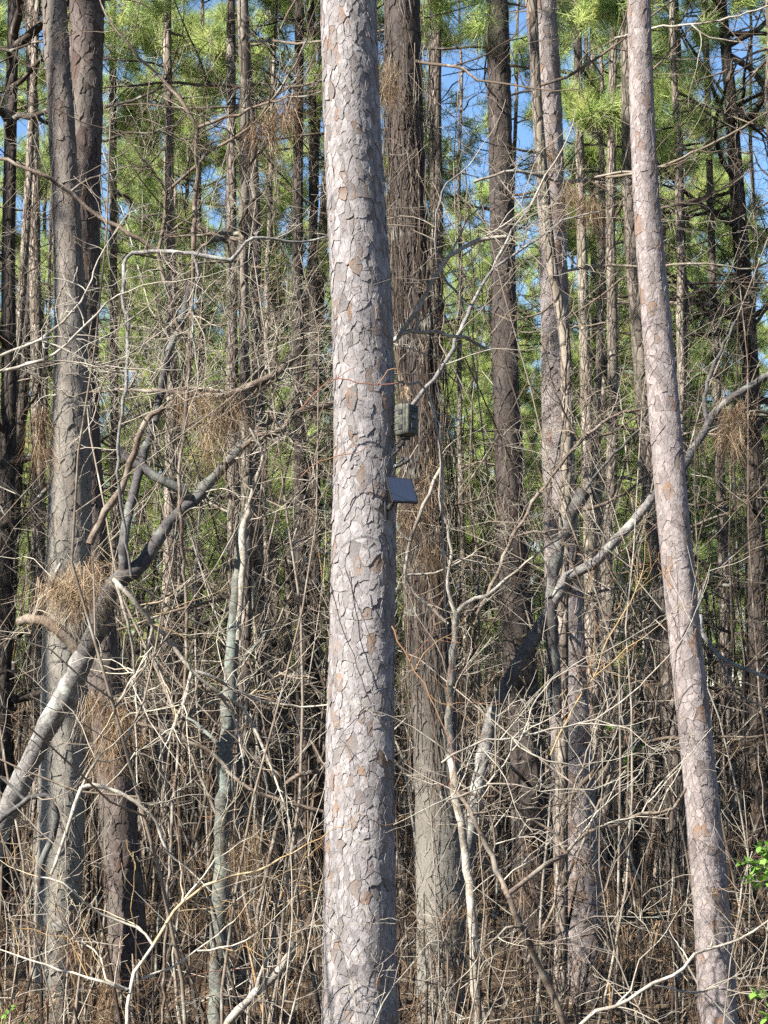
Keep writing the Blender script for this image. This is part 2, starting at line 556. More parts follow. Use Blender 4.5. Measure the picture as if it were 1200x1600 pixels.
def plate_mesh(poly, pu, pv, circ, surf, r, thick, gap, cu, flake):
    """Verts, quads, tris of one bark plate. surf(u, v, h) maps the unrolled bark to space."""
    seg = cu * 0.26
    pts = []
    n0 = len(poly)
    for a in range(n0):
        p, q = poly[a], poly[(a + 1) % n0]
        d = math.hypot(q[0] - p[0], (q[1] - p[1]))
        m = max(1, min(6, int(d / seg + 0.5)))
        for t in range(m):
            pts.append((p[0] + (q[0] - p[0]) * t / m, p[1] + (q[1] - p[1]) * t / m))
    A = np.array(pts)
    du, dv = wob2(A[:, 0], A[:, 1], circ, cu * 0.085, 2.3 / cu)
    A = A + np.stack((du, dv), -1)
    A += r.normal(0, cu * 0.03, A.shape)
    c = A.mean(axis=0)
    n = len(A)
    rel = A - c
    dist = np.linalg.norm(rel, axis=1, keepdims=True) + 1e-6
    g = gap * (max(0.0, r.normal(0.1, 0.3)) if r.uniform() < 0.7 else r.uniform(0.4, 1.5))
    A0 = c + rel * (1 - g * 0.5 / dist)
    A1 = c + rel * np.clip(1 - g / dist, 0.3, 1)
    A2 = c + rel * np.clip(1 - (g + cu * 0.03) / dist, 0.25, 1)
    h0 = r.normal(0, 0.22) * thick
    tl = r.normal(0, 0.13, 2) * thick / cu
    tl[1] -= 0.1 * thick / cu * r.uniform(0, 2)            # lower edges tend to lift
    hh = lambda Q: h0 + (Q - c) @ tl
    rag = r.uniform(-0.12, 0.08, n) * thick
    rings = [(A0, np.full(n, -thick)), (A1, hh(A1) - 0.03 * thick + rag), (A2, hh(A2))]
    V = [surf(Q[:, 0], Q[:, 1], h) for Q, h in rings]
    V.append(surf(np.array([c[0]]), np.array([c[1]]), np.array([h0 + 0.02 * thick])))
    T = []
    tone = float(np.clip(r.normal(0.58, 0.17), 0.25, 1)) if r.uniform() > 0.06 else r.uniform(0.05, 0.25)
    T += [tone * 0.7] * n + [tone * 0.95] * n + [tone] * (n + 1)
    k = np.arange(n); k2 = (k + 1) % n
    Q = [np.stack((k + o, k2 + o, k2 + o + n, k + o + n), -1) for o in (0, n)]
    Tr = [np.stack((k + 2 * n, k2 + 2 * n, np.full(n, 3 * n)), -1)]
    off = 3 * n + 1
    if flake and r.uniform() < 0.65:                       # a loose flake on the plate
        for _ in range(1 if r.uniform() < 0.6 else 2):
            m = int(r.integers(6, 9))
            th = np.sort(r.uniform(0, 2 * math.pi, m))
            sc = r.uniform(0.35, 0.75)
            lim = np.abs(rel).max(axis=0)
            cc = c + r.uniform(-0.3, 0.3, 2) * lim
            E = cc + np.stack((np.cos(th), np.sin(th)), -1) * lim * sc * r.uniform(0.6, 1.0, (m, 1))
            E = np.clip(E, c - lim * 0.85, c + lim * 0.85)
            e2 = cc + (E - cc) * 0.9
            lift = thick * r.uniform(0.1, 0.28)
            V += [surf(E[:, 0], E[:, 1], hh(E) - 0.1 * thick), surf(E[:, 0], E[:, 1], hh(E) + lift), surf(e2[:, 0], e2[:, 1], hh(e2) + lift * 1.25)]
            V.append(surf(cc[:1], cc[1:], np.array([h0 + lift * 1.2])))
            tt = float(np.clip(tone + r.normal(0.08, 0.2), 0, 1))
            T += [tone * 0.7] * m + [tt] * (2 * m + 1)
            k = np.arange(m); k2 = (k + 1) % m
            Q += [np.stack((k + o, k2 + o, k2 + o + m, k + o + m), -1) + off for o in (0, m)]
            Tr.append(np.stack((k + 2 * m, k2 + 2 * m, np.full(m, 3 * m)), -1) + off)
            off += 3 * m + 1
    return np.concatenate(V), np.concatenate(Q), np.concatenate(Tr), np.array(T)


# ------------------------------------------------------------------ pines: prototypes for crowns and far trees
def pine_proto(seed, H, crown0, rad, n_br, br_len, dead, tuft_k, tuft_len, dens):
    r = np.random.default_rng(seed)
    n = 26
    z = np.linspace(-0.6, H, n)
    cx = np.cumsum(r.normal(0, 0.02, n)) * 1.0; cy = np.cumsum(r.normal(0, 0.02, n))
    cx -= np.interp(0, z, cx); cy -= np.interp(0, z, cy)
    P = np.stack((cx, cy, z), -1)
    R = rad * (1.0 - 0.8 * np.clip(z / H, 0, 1) ** 1.3) * (1 + 0.25 * np.exp(-np.clip(z + 0.3, 0, None) * 2.5))
    V, F = tubes(P[None], R[None], 14)
    trunk = mesh_from('trunk', V, [F])
    at = lambda h: np.array((np.interp(h, z, cx), np.interp(h, z, cy), h))
    B = Tubes(); Cs, Ds = [], []
    for k in range(n_br):
        f = (k + r.uniform(0, 1)) / n_br
        h = crown0 + (H - crown0) * f
        az = k * 2.4 + r.normal(0, 0.4)
        L = br_len * (1.0 - 0.72 * f) * r.uniform(0.65, 1.2) * min(1.0, 0.55 + 1.6 * f)
        el = -0.1 + 0.75 * f + r.normal(0, 0.12)
        d = np.array((math.cos(az) * math.cos(el), math.sin(az) * math.cos(el), math.sin(el)))
        tips = []
        grow(B, at(h), d, L, rad * (0.2 - 0.1 * f), 0, 0.12, r, 0.1, 0.35, (dens, 4, 3), 0.8, 0.42, (5, 4, 3, 3), 0.004, 2, tips)
        for p, dd in tips:
            Cs.append(p); Ds.append(dd)
            if r.uniform() < 0.6:
                Cs.append(p - dd * tuft_len * r.uniform(0.5, 1.0)); Ds.append(unit(dd + r.normal(0, 0.5, 3)))
    for k in range(dead):                                   # dead bare limbs under the crown
        h = r.uniform(0.12 * crown0, crown0 * 1.1)
        az = r.uniform(0, 2 * math.pi)
        d = unit((math.cos(az), math.sin(az), r.normal(0.1, 0.25)))
        grow(B, at(h), d, r.uniform(0.5, 1.7), r.uniform(0.007, 0.018), 0, r.choice([0.12, 0.3, 0.45]), r, 0.14, 0.1, (4, 3, 2), 0.85, 0.45, (4, 3, 3, 3), 0.0025, 2)
    V, F, T = B.data()
    limbs = mesh_from('limbs', V, [F], T)
    C = np.array(Cs); Dr = np.array(Ds)
    V, F = tufts(C, Dr, tuft_k, tuft_len, 0.007, r, 0.8)
    tone = np.clip(r.normal(0.58, 0.2, len(C)), 0, 1)
    T = np.clip(np.repeat(tone, tuft_k * 3) + r.normal(0, 0.1, len(V)), 0, 1)
    crown = mesh_from('crown', V, [F], T, smooth=False)
    for me, mt in ((trunk, M_FAR), (limbs, M_TWIG), (crown, M_NEEDLE)):
        me.materials.append(mt)
    return dict(trunk=trunk, limbs=limbs, crown=crown, H=H, crown0=crown0, rad=rad)


PROTO = [
    pine_proto(11, 17, 11.0, 0.105, 13, 1.7, 26, 18, 0.2, 5),     # tall, bare below
    pine_proto(12, 15, 9.5, 0.085, 13, 1.5, 30, 18, 0.2, 5),
    pine_proto(13, 12, 4.0, 0.075, 34, 2.3, 18, 50, 0.22, 5),     # middle height, green lower down
    pine_proto(14, 10, 2.8, 0.06, 34, 2.0, 14, 50, 0.22, 5),
    pine_proto(15, 7.5, 1.8, 0.05, 30, 1.7, 10, 50, 0.2, 5),     # young
    pine_proto(16, 14, 10.5, 0.065, 8, 1.2, 22, 18, 0.2, 4),     # pole
    pine_proto(17, 13, 10.0, 0.05, 8, 1.1, 26, 18, 0.2, 4),
]


def place_pine(proto, x, y, rot, s, label, group, dark=False, name='pine_tree', lean=(0, 0)):
    t = thing(name, label, 'pine tree', (x, y, float(ground_z(x, y))), group)
    t.rotation_euler = (lean[0], lean[1], rot)
    t.scale = (s, s, s)
    for part in ('trunk', 'limbs', 'crown'):
        o = obj(part, proto[part], None, t)
        if part == 'limbs':
            o['kind'] = 'stuff'
    return t


# ------------------------------------------------------------------ pines that the photo lets one pick out
def key_pine(label, D, pts, H, mat, cell, plates, proto, seed, name='pine_tree', crown_rot=0.0, thick=0.006, far_mat=None, dead=0, crown_scale=0.9, sway=0.0, dead_tint=0.3, dead_len=(0.5, 1.6)):
    """pts: (x, y, width) in photo pixels, top to bottom. plates: 'parts', 'joined' or None."""
    r = np.random.default_rng(seed)
    pts = np.array(pts, float)
    w3 = np.array([W(x, y, D) for x, y, _ in pts])
    rad = pts[:, 2] * PXM(D) * 0.5
    order = np.argsort(w3[:, 2])
    zc, xc, rc = w3[order, 2], w3[order, 0], rad[order]
    g = float(ground_z(xc[0], D))
    s0 = (xc[1] - xc[0]) / (zc[1] - zc[0]); s1 = (xc[-1] - xc[-2]) / (zc[-1] - zc[-2]) * 0.6
    zb = g - 0.3
    zc2 = np.concatenate(([zb], zc, [zc[-1] + 3, H])); xc2 = np.concatenate(([xc[0] + s0 * (zb - zc[0])], xc, [xc[-1] + s1 * 3, xc[-1] + s1 * 4]))
    rc2 = np.concatenate(([rc[0] * 1.12], rc, [rc[-1] * 0.8, 0.02]))
    zz = np.arange(zb, H, 0.02)
    ker = np.hanning(41); ker /= ker.sum()
    sm = lambda a: np.convolve(np.pad(np.interp(zz, zc2, a), 20, mode='edge'), ker, mode='valid')
    xs, rs = sm(xc2), sm(rc2)
    ph = r.uniform(0, 6, 4)
    ys = sway * np.sin(zz * 0.6 + ph[3])
    base = np.array((float(np.interp(g, zz, xs)), D, g))
    t = thing(name, label, 'pine tree', base)
    zmax = float(W(600, 0, D)[2]) + 0.5

    def surf_world(th, z, h):
        R = np.interp(z, zz, rs)
        R = R * (1 + 0.035 * np.sin(2 * th + ph[0] + z * 0.9) + 0.025 * np.sin(3 * th + ph[1] - z * 1.7) + 0.012 * np.sin(5 * th + ph[2] + z * 4)) + h
        return np.stack((np.interp(z, zz, xs) + R * np.sin(th), D + np.interp(z, zz, ys) - R * np.cos(th), z), -1) - base
    # core
    sides = 40 if plates else 26
    rows = np.concatenate((np.arange(zb, zmax, 0.05), np.linspace(zmax, H, 40)))
    TH, ZZ = np.meshgrid(np.arange(sides) * 2 * math.pi / sides, rows)
    depth = np.where(ZZ < zmax, -thick * 0.9 if plates else 0.0, 0.0)
    V = surf_world(TH.ravel(), ZZ.ravel(), depth.ravel())
    a, b = np.meshgrid(np.arange(sides), np.arange(len(rows) - 1))
    F = np.stack((b * sides + a, b * sides + (a + 1) % sides, (b + 1) * sides + (a + 1) % sides, (b + 1) * sides + a), -1).reshape(-1, 4)
    trunk = obj('trunk', mesh_from('trunk', V, [F]), M_CORE if plates else (far_mat or M_FAR), t)
    if plates:
        Rm = float(np.interp(zmax * 0.5, zz, rs)); circ = 2 * math.pi * Rm
        cu, cv = cell
        v_lo = max(g, float(W(600, 1600, D)[2]) - 0.5)
        surf = lambda u, v, h: surf_world(u / Rm, v, h)
        outl = plate_outlines(circ, v_lo, zmax, cu, cv, r)
        front, rest = [], []
        z_lo, z_hi = float(W(600, 1600, D)[2]), float(W(600, 0, D)[2])
        for pu, pv, poly in outl:
            th = (pu / Rm + math.pi) % (2 * math.pi) - math.pi
            m = plate_mesh(poly, pu, pv, circ, surf, r, thick, cu * 0.05, cu, True)
            ar = abs(sum(poly[k - 1][0] * poly[k][1] - poly[k][0] * poly[k - 1][1] for k in range(len(poly)))) * max(0, math.cos(th))
            if z_lo <= pv <= z_hi and math.cos(th) > 0.05:
                front.append((ar, m))
            else:
                rest.append(m)
        if plates == 'parts':
            front.sort(key=lambda q: -q[0])
            for _, (V, Q, Tr, T) in front[:300]:
                c0 = V.mean(axis=0)
                obj('bark_plate', mesh_from('bark_plate', V - c0, [Q, Tr], T, smooth=False), mat, trunk, c0)
            rest += [m for _, m in front[300:]]
        else:
            rest += [m for _, m in front]
        Vs, Qs, Ts, Tt, off = [], [], [], [], 0
        for V, Q, Tr, T in rest:
            Vs.append(V); Qs.append(Q + off); Ts.append(Tr + off); Tt.append(T); off += len(V)
        if Vs:
            bk = obj('bark', mesh_from('bark', np.concatenate(Vs), [np.concatenate(Qs), np.concatenate(Ts)], np.concatenate(Tt), smooth=False), mat, trunk)
            bk['kind'] = 'stuff'
    # crown above the frame, from the shared prototypes
    if proto is not None:
        pr = PROTO[proto]
        zt = H - pr['H'] * crown_scale
        xt = float(np.interp(min(H - 4, zmax + 3), zz, xs))
        o = obj('crown', pr['crown'], None, t, (xt - base[0], 0, zt - base[2]))
        o.rotation_euler[2] = crown_rot; o.scale = (crown_scale,) * 3
    if dead:
        for k in range(dead):
            B = Tubes()
            z = r.uniform(g + 1.2, zmax)
            az = r.uniform(0, 2 * math.pi)
            p = surf_world(np.array([az]), np.array([z]), np.array([-0.01]))[0] + base
            d = unit((math.sin(az), -math.cos(az), r.normal(0.15, 0.25)))
            grow(B, p, d, r.uniform(*dead_len), r.uniform(0.007, 0.016) * (dead_len[1] / 1.6) ** 1.6, 0, dead_tint, r, 0.16, 0.15, (4, 3, 2), 0.85, 0.5, (5, 4, 3, 3), 0.0018, 2)
            B.build('dead_limb', M_TWIG, t, base)
    return t


main_pine = key_pine('thick sunlit pine trunk with grey flaky bark plates, carrying the trail camera', 9.0,
    [(545, 0, 88), (549, 150, 89), (553, 280, 93), (561, 420, 97), (568, 560, 98), (570, 700, 100), (568, 850, 103), (566, 1000, 105),
     (564, 1150, 107), (563, 1300, 109), (562, 1450, 112), (562, 1600, 114)], 18.0, M_PLATE, (0.027, 0.053), 'parts', 0, 101, thick=0.006, crown_rot=1.0)
key_pine('slender smooth pinkish pine leaning left, standing clear of the brush on the right', 9.6,
    [(998, 0, 36), (1002, 150, 37), (1008, 300, 40), (1018, 430, 44), (1031, 560, 47), (1043, 700, 50), (1053, 820, 51), (1066, 950, 52),
     (1080, 1080, 53), (1093, 1200, 54), (1104, 1330, 56), (1114, 1450, 59), (1122, 1600, 62)], 15.0, M_PLATE_PINK, (0.026, 0.046), 'parts', 1, 102, thick=0.0032, crown_rot=2.0)
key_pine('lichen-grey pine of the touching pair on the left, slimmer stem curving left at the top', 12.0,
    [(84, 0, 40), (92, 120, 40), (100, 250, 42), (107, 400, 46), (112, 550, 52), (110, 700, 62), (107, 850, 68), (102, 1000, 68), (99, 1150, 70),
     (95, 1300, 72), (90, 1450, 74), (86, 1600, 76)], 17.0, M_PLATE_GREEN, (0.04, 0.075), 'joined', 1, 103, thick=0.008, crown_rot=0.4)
key_pine('dark brown pine of the touching pair on the left, straight and thicker at the top', 12.5,
    [(136, 0, 54), (134, 150, 52), (131, 300, 52), (128, 450, 54), (128, 600, 52), (134, 750, 54), (147, 900, 54), (162, 1050, 54), (177, 1200, 56),
     (190, 1350, 56), (202, 1480, 58), (212, 1600, 60)], 18.0, M_PLATE_DARK, (0.04, 0.08), 'joined', 0, 104, thick=0.009, crown_rot=2.2)
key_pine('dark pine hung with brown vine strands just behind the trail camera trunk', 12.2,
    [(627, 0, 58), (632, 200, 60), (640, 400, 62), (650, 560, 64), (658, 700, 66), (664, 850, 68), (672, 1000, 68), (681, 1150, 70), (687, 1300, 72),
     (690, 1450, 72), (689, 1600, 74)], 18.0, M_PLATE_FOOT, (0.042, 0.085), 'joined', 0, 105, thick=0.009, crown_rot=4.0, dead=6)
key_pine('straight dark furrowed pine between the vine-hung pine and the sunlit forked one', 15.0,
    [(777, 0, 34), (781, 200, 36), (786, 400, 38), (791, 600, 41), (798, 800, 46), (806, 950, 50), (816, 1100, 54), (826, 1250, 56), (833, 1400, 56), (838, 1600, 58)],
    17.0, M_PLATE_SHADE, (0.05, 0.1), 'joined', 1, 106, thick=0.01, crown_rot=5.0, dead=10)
key_pine('sunlit pale pine right of the dark furrowed one, bark shaded near its foot', 14.0,
    [(845, 0, 48), (853, 130, 48), (860, 260, 46), (865, 400, 44), (868, 550, 46), (871, 700, 50), (877, 850, 54), (884, 1000, 58), (892, 1150, 60),
     (899, 1300, 67), (905, 1450, 71), (909, 1600, 74)], 18.0, M_PLATE_PINK, (0.045, 0.085), 'joined', 0, 107, thick=0.008, crown_rot=0.9, dead=8)
KEY_FAR = [
    ('thin pine stem crossing in front of the sunlit pale pine, grey and bare', 13.3, [(832, 0, 14), (838, 150, 16), (850, 300, 17), (862, 430, 18), (884, 520, 18), (886, 700, 18), (880, 900, 18), (878, 1200, 20), (876, 1600, 22)], 12.0, M_FAR, 3, 4),
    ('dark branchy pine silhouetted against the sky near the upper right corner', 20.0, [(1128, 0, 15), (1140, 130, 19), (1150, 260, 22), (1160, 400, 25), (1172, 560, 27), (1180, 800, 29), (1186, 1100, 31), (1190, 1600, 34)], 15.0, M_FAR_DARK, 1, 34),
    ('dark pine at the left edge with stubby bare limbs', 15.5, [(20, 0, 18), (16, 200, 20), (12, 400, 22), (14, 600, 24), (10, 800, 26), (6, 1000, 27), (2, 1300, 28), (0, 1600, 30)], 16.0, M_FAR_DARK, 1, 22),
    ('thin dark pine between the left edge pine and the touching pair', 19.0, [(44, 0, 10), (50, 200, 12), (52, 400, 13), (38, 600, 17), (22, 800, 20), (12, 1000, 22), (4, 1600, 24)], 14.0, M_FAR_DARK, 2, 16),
    ('pale thin pine showing in the slit between the tops of the touching pair', 22.0, [(103, 0, 14), (105, 300, 15), (106, 800, 16), (108, 1600, 18)], 15.0, M_FAR, 1, 6),
    ('slim grey pine with a pale upper stem midway between the touching pair and main trunk', 13.0, [(378, 0, 15), (384, 120, 17), (382, 300, 16), (380, 450, 15), (383, 600, 17), (386, 750, 18), (384, 900, 19), (380, 1100, 20), (378, 1300, 20), (374, 1600, 22)], 13.0, M_FAR, 2, 16),
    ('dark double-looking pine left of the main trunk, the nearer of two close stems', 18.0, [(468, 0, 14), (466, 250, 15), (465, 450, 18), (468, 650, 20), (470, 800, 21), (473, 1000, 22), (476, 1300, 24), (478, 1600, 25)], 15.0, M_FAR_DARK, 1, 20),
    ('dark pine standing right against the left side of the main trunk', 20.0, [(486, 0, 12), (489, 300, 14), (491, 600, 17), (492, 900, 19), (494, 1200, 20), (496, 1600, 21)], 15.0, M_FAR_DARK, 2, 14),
    ('mottled pine trunk emerging from behind the slender leaning pine', 16.5, [(978, 0, 16), (982, 250, 20), (990, 420, 24), (1004, 600, 28), (1016, 760, 30), (1030, 900, 30), (1044, 1050, 31), (1054, 1200, 32), (1062, 1600, 34)], 15.0, M_FAR, 1, 12),
    ('thin straight pine with pale bark in the right edge thicket', 21.0, [(1112, 400, 12), (1122, 650, 14), (1132, 900, 16), (1138, 1200, 17), (1140, 1600, 18)], 12.0, M_FAR, 3, 12),
    ('slim sunlit pine between main trunk and touching pair, nearest the dark pair of stems', 24.0, [(425, 300, 12), (428, 600, 15), (428, 900, 17), (428, 1200, 18), (428, 1600, 19)], 12.0, M_FAR, 2, 12),
    ('slim pine in front of the blue gap left of the main trunk', 17.0, [(362, 500, 18), (364, 700, 20), (367, 900, 22), (372, 1100, 23), (376, 1600, 25)], 13.0, M_FAR, 3, 14),
    ('straight slim brown pine just right of the touching pair', 20.0, [(176, 300, 12), (178, 600, 13), (180, 900, 15), (182, 1600, 17)], 13.0, M_FAR, 2, 14),
    ('slim pine right of the sunlit pale pine, behind the broken forked limb', 18.0, [(905, 200, 14), (912, 500, 18), (920, 800, 20), (928, 1100, 22), (934, 1600, 24)], 13.0, M_FAR, 2, 16),
]
for k, (lb, D, pts, H, fm, pr, dd) in enumerate(KEY_FAR):
    key_pine(lb, D, pts, H, None, None, None, pr, 200 + k, far_mat=fm, dead=dd, crown_rot=k * 1.3, crown_scale=0.85, dead_tint=0.12 if fm is M_FAR_DARK else 0.35, dead_len=(1.0, 2.8) if k in (1, 2) else (0.6, 1.8), sway=0.03)

# forest edge pines just outside the frame on the left: added unseen so their crowns shade the touching pair and brush
for k, (x, y, pr, sc) in enumerate([(-5.8, 8.9, 1, 0.74),  (-6.0, 13.0, 0, 0.9), (-6.6, 11.4, 3, 0.95), (-8.4, 13.8, 2, 0.9), (-9.5, 16.5, 3, 1.1), (-11.5, 13.5, 1, 1.0), (-8.0, 16.0, 0, 1.0), (-10.5, 18.0, 1, 1.05)]):
    place_pine(PROTO[pr], x, y, 0.5 + k, sc, 'unseen forest edge pine beyond the left edge, added for its shade', 'unseen forest edge pines added for shade')

# ------------------------------------------------------------------ the crowd of pines behind
LAND = [(-1e9, 'left of the touching pair', 'far left'), (150, 'between touching pair and main trunk', 'left'), (565, 'between main trunk and furrowed pine', 'middle'),
        (795, 'between furrowed and leaning pines', 'right'), (1060, 'right of the leaning pine', 'far right')]
TYPE = {0: 'tall bare-stemmed pine', 1: 'tall thin pine', 2: 'green bushy pine', 3: 'smaller green pine', 4: 'young low-branched pine', 5: 'slender pole-like pine', 6: 'very thin pole-like pine'}
r = np.random.default_rng(33)
spots = []
tries = 0
while len(spots) < 190 and tries < 6000:
    tries += 1
    D = 17 + 9 * r.uniform() if len(spots) < 58 else 27 + 43 * r.uniform() ** 1.2
    hw = D * 0.185 + 2.5
    x = r.uniform(-hw, hw)
    px = 600 + x / D * FPX
    if 400 < px < 500 and D > 26 and r.uniform() < 0.6:
        continue
    if all((x - a) ** 2 + (D - b) ** 2 > (0.9 + D * 0.012) ** 2 for a, b in spots):
        spots.append((x, D))
for px, D in ((935, 22.0), (432, 21.0), (270, 23.0), (230, 25.5)):
    spots.append(((px - 600) / FPX * D, D))
crowd = {}
for n_, (x, D) in enumerate(spots):
    u = r.uniform()
    if D < 26.5:
        k = 0 if u < 0.12 else 1 if u < 0.3 else 5 if u < 0.65 else 6
    else:
        k = 5 if u < 0.12 else 6 if u < 0.25 else 2 if u < 0.48 else 3 if u < 0.78 else 4
    if n_ >= len(spots) - 4:
        k = 2 if u < 0.4 else 3
    px = 600 + x / D * FPX
    where = [w for w in LAND if px >= w[0]][-1]
    dist = 'behind the brush' if D < 28 else 'far back' if D < 42 else 'at the far end'
    crowd.setdefault((k, dist, where), []).append((px, x, D))
ORD = ['leftmost', 'second from left', 'third from left', 'fourth from left', 'fifth from left', 'sixth from left', 'seventh from left', 'eighth from left', 'ninth from left']
for (k, dist, where), members in crowd.items():
    members.sort()
    for m, (px, x, D) in enumerate(members):
        lb = f'{TYPE[k]} {dist}, {where[1]}'
        if D < 28 and len(members) > 1:
            lb += ', ' + ORD[m]
        place_pine(PROTO[k], x, D, r.uniform(0, 6.28), r.uniform(0.7, 1.0), lb, f'{TYPE[k]}s {dist}, {where[2]}', lean=(r.normal(0, 0.025), r.normal(0, 0.025)))


# ------------------------------------------------------------------ undergrowth mass
def undergrowth():
    r = np.random.default_rng(55)
    B = Tubes()
    M = 2100
    D = np.where(r.uniform(0, 1, M) < 0.22, r.uniform(9.6, 15, M), 16 + 30 * r.uniform(0, 1, M) ** 1.2)
    x = r.uniform(-1, 1, M) * (D * 0.19 + 1.2)
    z = ground_z(x, D) - 0.05
    H = r.gamma(4, 0.58, M) * (0.7 + D / 40) * np.where(D < 15, 0.3, 1.0)
    n = 6
    dirs = np.cumsum(r.normal(0, 0.07, (M, n, 3)), axis=1) + np.array((0, 0, 1.0)) + r.normal(0, 0.07, (M, 1, 3))
    dirs /= np.linalg.norm(dirs, axis=2, keepdims=True)
    P = np.concatenate((np.stack((x, D, z), -1)[:, None], np.stack((x, D, z), -1)[:, None] + np.cumsum(dirs * (H / n)[:, None, None], axis=1)), axis=1)
    R = (r.uniform(0.004, 0.017, M) * (0.6 + D / 38))[:, None] * np.linspace(1, 0.35, n + 1)
    tint = np.clip(r.choice([0.03, 0.12, 0.24, 0.42, 0.58, 0.9], M, p=[0.4, 0.22, 0.12, 0.1, 0.12, 0.04]) + r.normal(0, 0.05, M), 0, 1)  # mostly near-black: shade inside the brush is put into the stem colour
    B.add_many(P, R, tint, 4)
    K = 8500
    s = r.integers(0, M, K)
    t = r.uniform(0.1, 1, K) * n
    i = np.minimum(t.astype(int), n - 1)
    q = P[s, i] + (P[s, i + 1] - P[s, i]) * (t - i)[:, None]
    d = r.normal(0, 1, (K, 3)); d[:, 2] = d[:, 2] * 0.5 + 0.35
    d /= np.linalg.norm(d, axis=1, keepdims=True)
    m = 4
    dirs = np.cumsum(r.normal(0, 0.25, (K, m, 3)), axis=1) + d[:, None]
    dirs /= np.linalg.norm(dirs, axis=2, keepdims=True)
    L = r.uniform(0.2, 0.9, K)
    P2 = np.concatenate((q[:, None], q[:, None] + np.cumsum(dirs * (L / m)[:, None, None], axis=1)), axis=1)
    R2 = (r.uniform(0.0016, 0.0035, K) * (0.6 + D[s] / 30))[:, None] * np.linspace(1, 0.5, m + 1)
    B.add_many(P2, R2, np.clip(tint[s] + r.normal(0.1, 0.12, K), 0, 1), 3)
    o = B.build('undergrowth', M_TWIG)
    tag(o, 'dense mass of brown and grey bare brush filling the wood floor', 'undergrowth', kind='stuff')
    # dead needles and leaves caught in it
    k = 5500
    sel = r.integers(0, K, k)
    C = P2[sel, r.integers(1, 5, k)]
    keep = C[:, 2] < ground_z(C[:, 0], C[:, 1]) + 0.6 + r.gamma(2, 0.8, k)
    C = C[keep]
    Dr = r.normal(0, 0.5, (len(C), 3)); Dr[:, 2] -= 0.8
    Dr /= np.linalg.norm(Dr, axis=1, keepdims=True)
    V, F = tufts(C, Dr, 10, 0.17, 0.005, r, 0.6, 0.3)
    T = np.clip(np.repeat(r.normal(0.35, 0.22, len(C)), 30) + r.normal(0, 0.1, len(V)), 0, 1)
    o = obj('caught_pine_straw', mesh_from('caught_pine_straw', V, [F], T, smooth=False), M_STRAW)
    tag(o, 'dead brown pine needles caught all through the brush', 'pine straw', kind='stuff')


undergrowth()


# ------------------------------------------------------------------ drawn branches: crooked hardwoods, dead limbs, saplings
def spline(pts, step):
    """Catmull-Rom through the points, resampled."""
    P = np.array(pts, float)
    if len(P) < 3:
        n = max(2, int(np.linalg.norm(P[1] - P[0]) / step))
        return P[0] + (P[1] - P[0]) * np.linspace(0, 1, n + 1)[:, None]
    Q = np.vstack((2 * P[0] - P[1], P, 2 * P[-1] - P[-2]))
    out = []
    for k in range(1, len(Q) - 2):
        p0, p1, p2, p3 = Q[k - 1:k + 3]
        n = max(2, int(np.linalg.norm((p2 - p1)[:3]) / step))
        t = (np.arange(n) / n)[:, None]
        out.append(0.5 * (2 * p1 + (p2 - p0) * t + (2 * p0 - 5 * p1 + 4 * p2 - p3) * t ** 2 + (3 * p1 - p0 - 3 * p2 + p3) * t ** 3))
    return np.vstack(out + [P[-1:]])


def drawn(name, label, cat, D, limbs, mat, seed, tint=0.5, twigs=0.0, twig_len=0.45, twig_lvl=1, dvar=0.2, group=None, sides=8, twig_r=0.0022, twig_tint=None, twig_up=0.1, knobs=0.07, thin=0.78):
    """limbs: list of (r0, r1, [(x, y), ...]) in photo pixels at about distance D, built with depth of their own."""
    r = np.random.default_rng(seed)
    ph = r.uniform(0, 6, 4)
    dep = lambda x, y: D + dvar * (math.sin(x / 70 + ph[0]) + 0.8 * math.sin(y / 95 + ph[1]) + 0.4 * math.sin((x + y) / 37 + ph[2]))
    mpp = PXM(D)
    first = limbs[0][2][0]
    base = W(first[0], first[1], dep(*first))
    t = thing(name, label, cat, base, group)
    for r0, r1, pl, *own in limbs:
        B, T = Tubes(), Tubes()
        P = spline([W(x, y, dep(x, y)) for x, y in pl], 0.05)
        n = len(P)
        f = np.linspace(0, 1, n)
        P[1:-1] += r.normal(0, 0.0035 + 0.02 * mpp * min(r0, 12), (n - 2, 3))
        R = (r0 + (r1 - r0) * f) * mpp * thin * (1 + r.normal(0, knobs, n))
        B.add(P, R, float(np.clip(tint + r.normal(0, 0.04), 0, 1)), sides)
        L = float(np.linalg.norm(np.diff(P, axis=0), axis=1).sum())
        for _ in range(int(r.poisson(twigs * L * 2.3))):
            i = int(r.integers(max(1, n // 6), n - 1))
            dd = unit(P[i + 1] - P[i])
            side = unit(np.cross(dd, r.normal(0, 1, 3)))
            grow(T, P[i], unit(dd * 0.6 + side * 0.9), twig_len * r.uniform(0.4, 1.3), min(max(min(R[i] * 0.6, twig_r * 1.6), twig_r * 0.7), R[i] * 0.9), 2 - twig_lvl, tint if twig_tint is None else twig_tint, r,
                 0.2, twig_up, (4, 4, 3), 0.9, 0.5, (5, 4, 3, 3), 0.0011, 2)
        if r1 <= 2.6 and twigs > 0:                                       # the limb runs out in a twig
            grow(T, P[-1], unit(P[-1] - P[-3]), twig_len * r.uniform(0.7, 1.2), R[-1] * 0.9, 1, tint if twig_tint is None else twig_tint, r, 0.16, twig_up, (4, 4, 3), 0.8, 0.5, (5, 4, 3, 3), 0.0010, 2)
        lm = B.build('stem' if r0 == limbs[0][0] and cat in ('sapling', 'shrub', 'tree') else 'limb', own[0] if own else mat, t, base)
        if T.g:
            T.build('twigs', M_TWIG, lm, base)['kind'] = 'stuff'
    return t


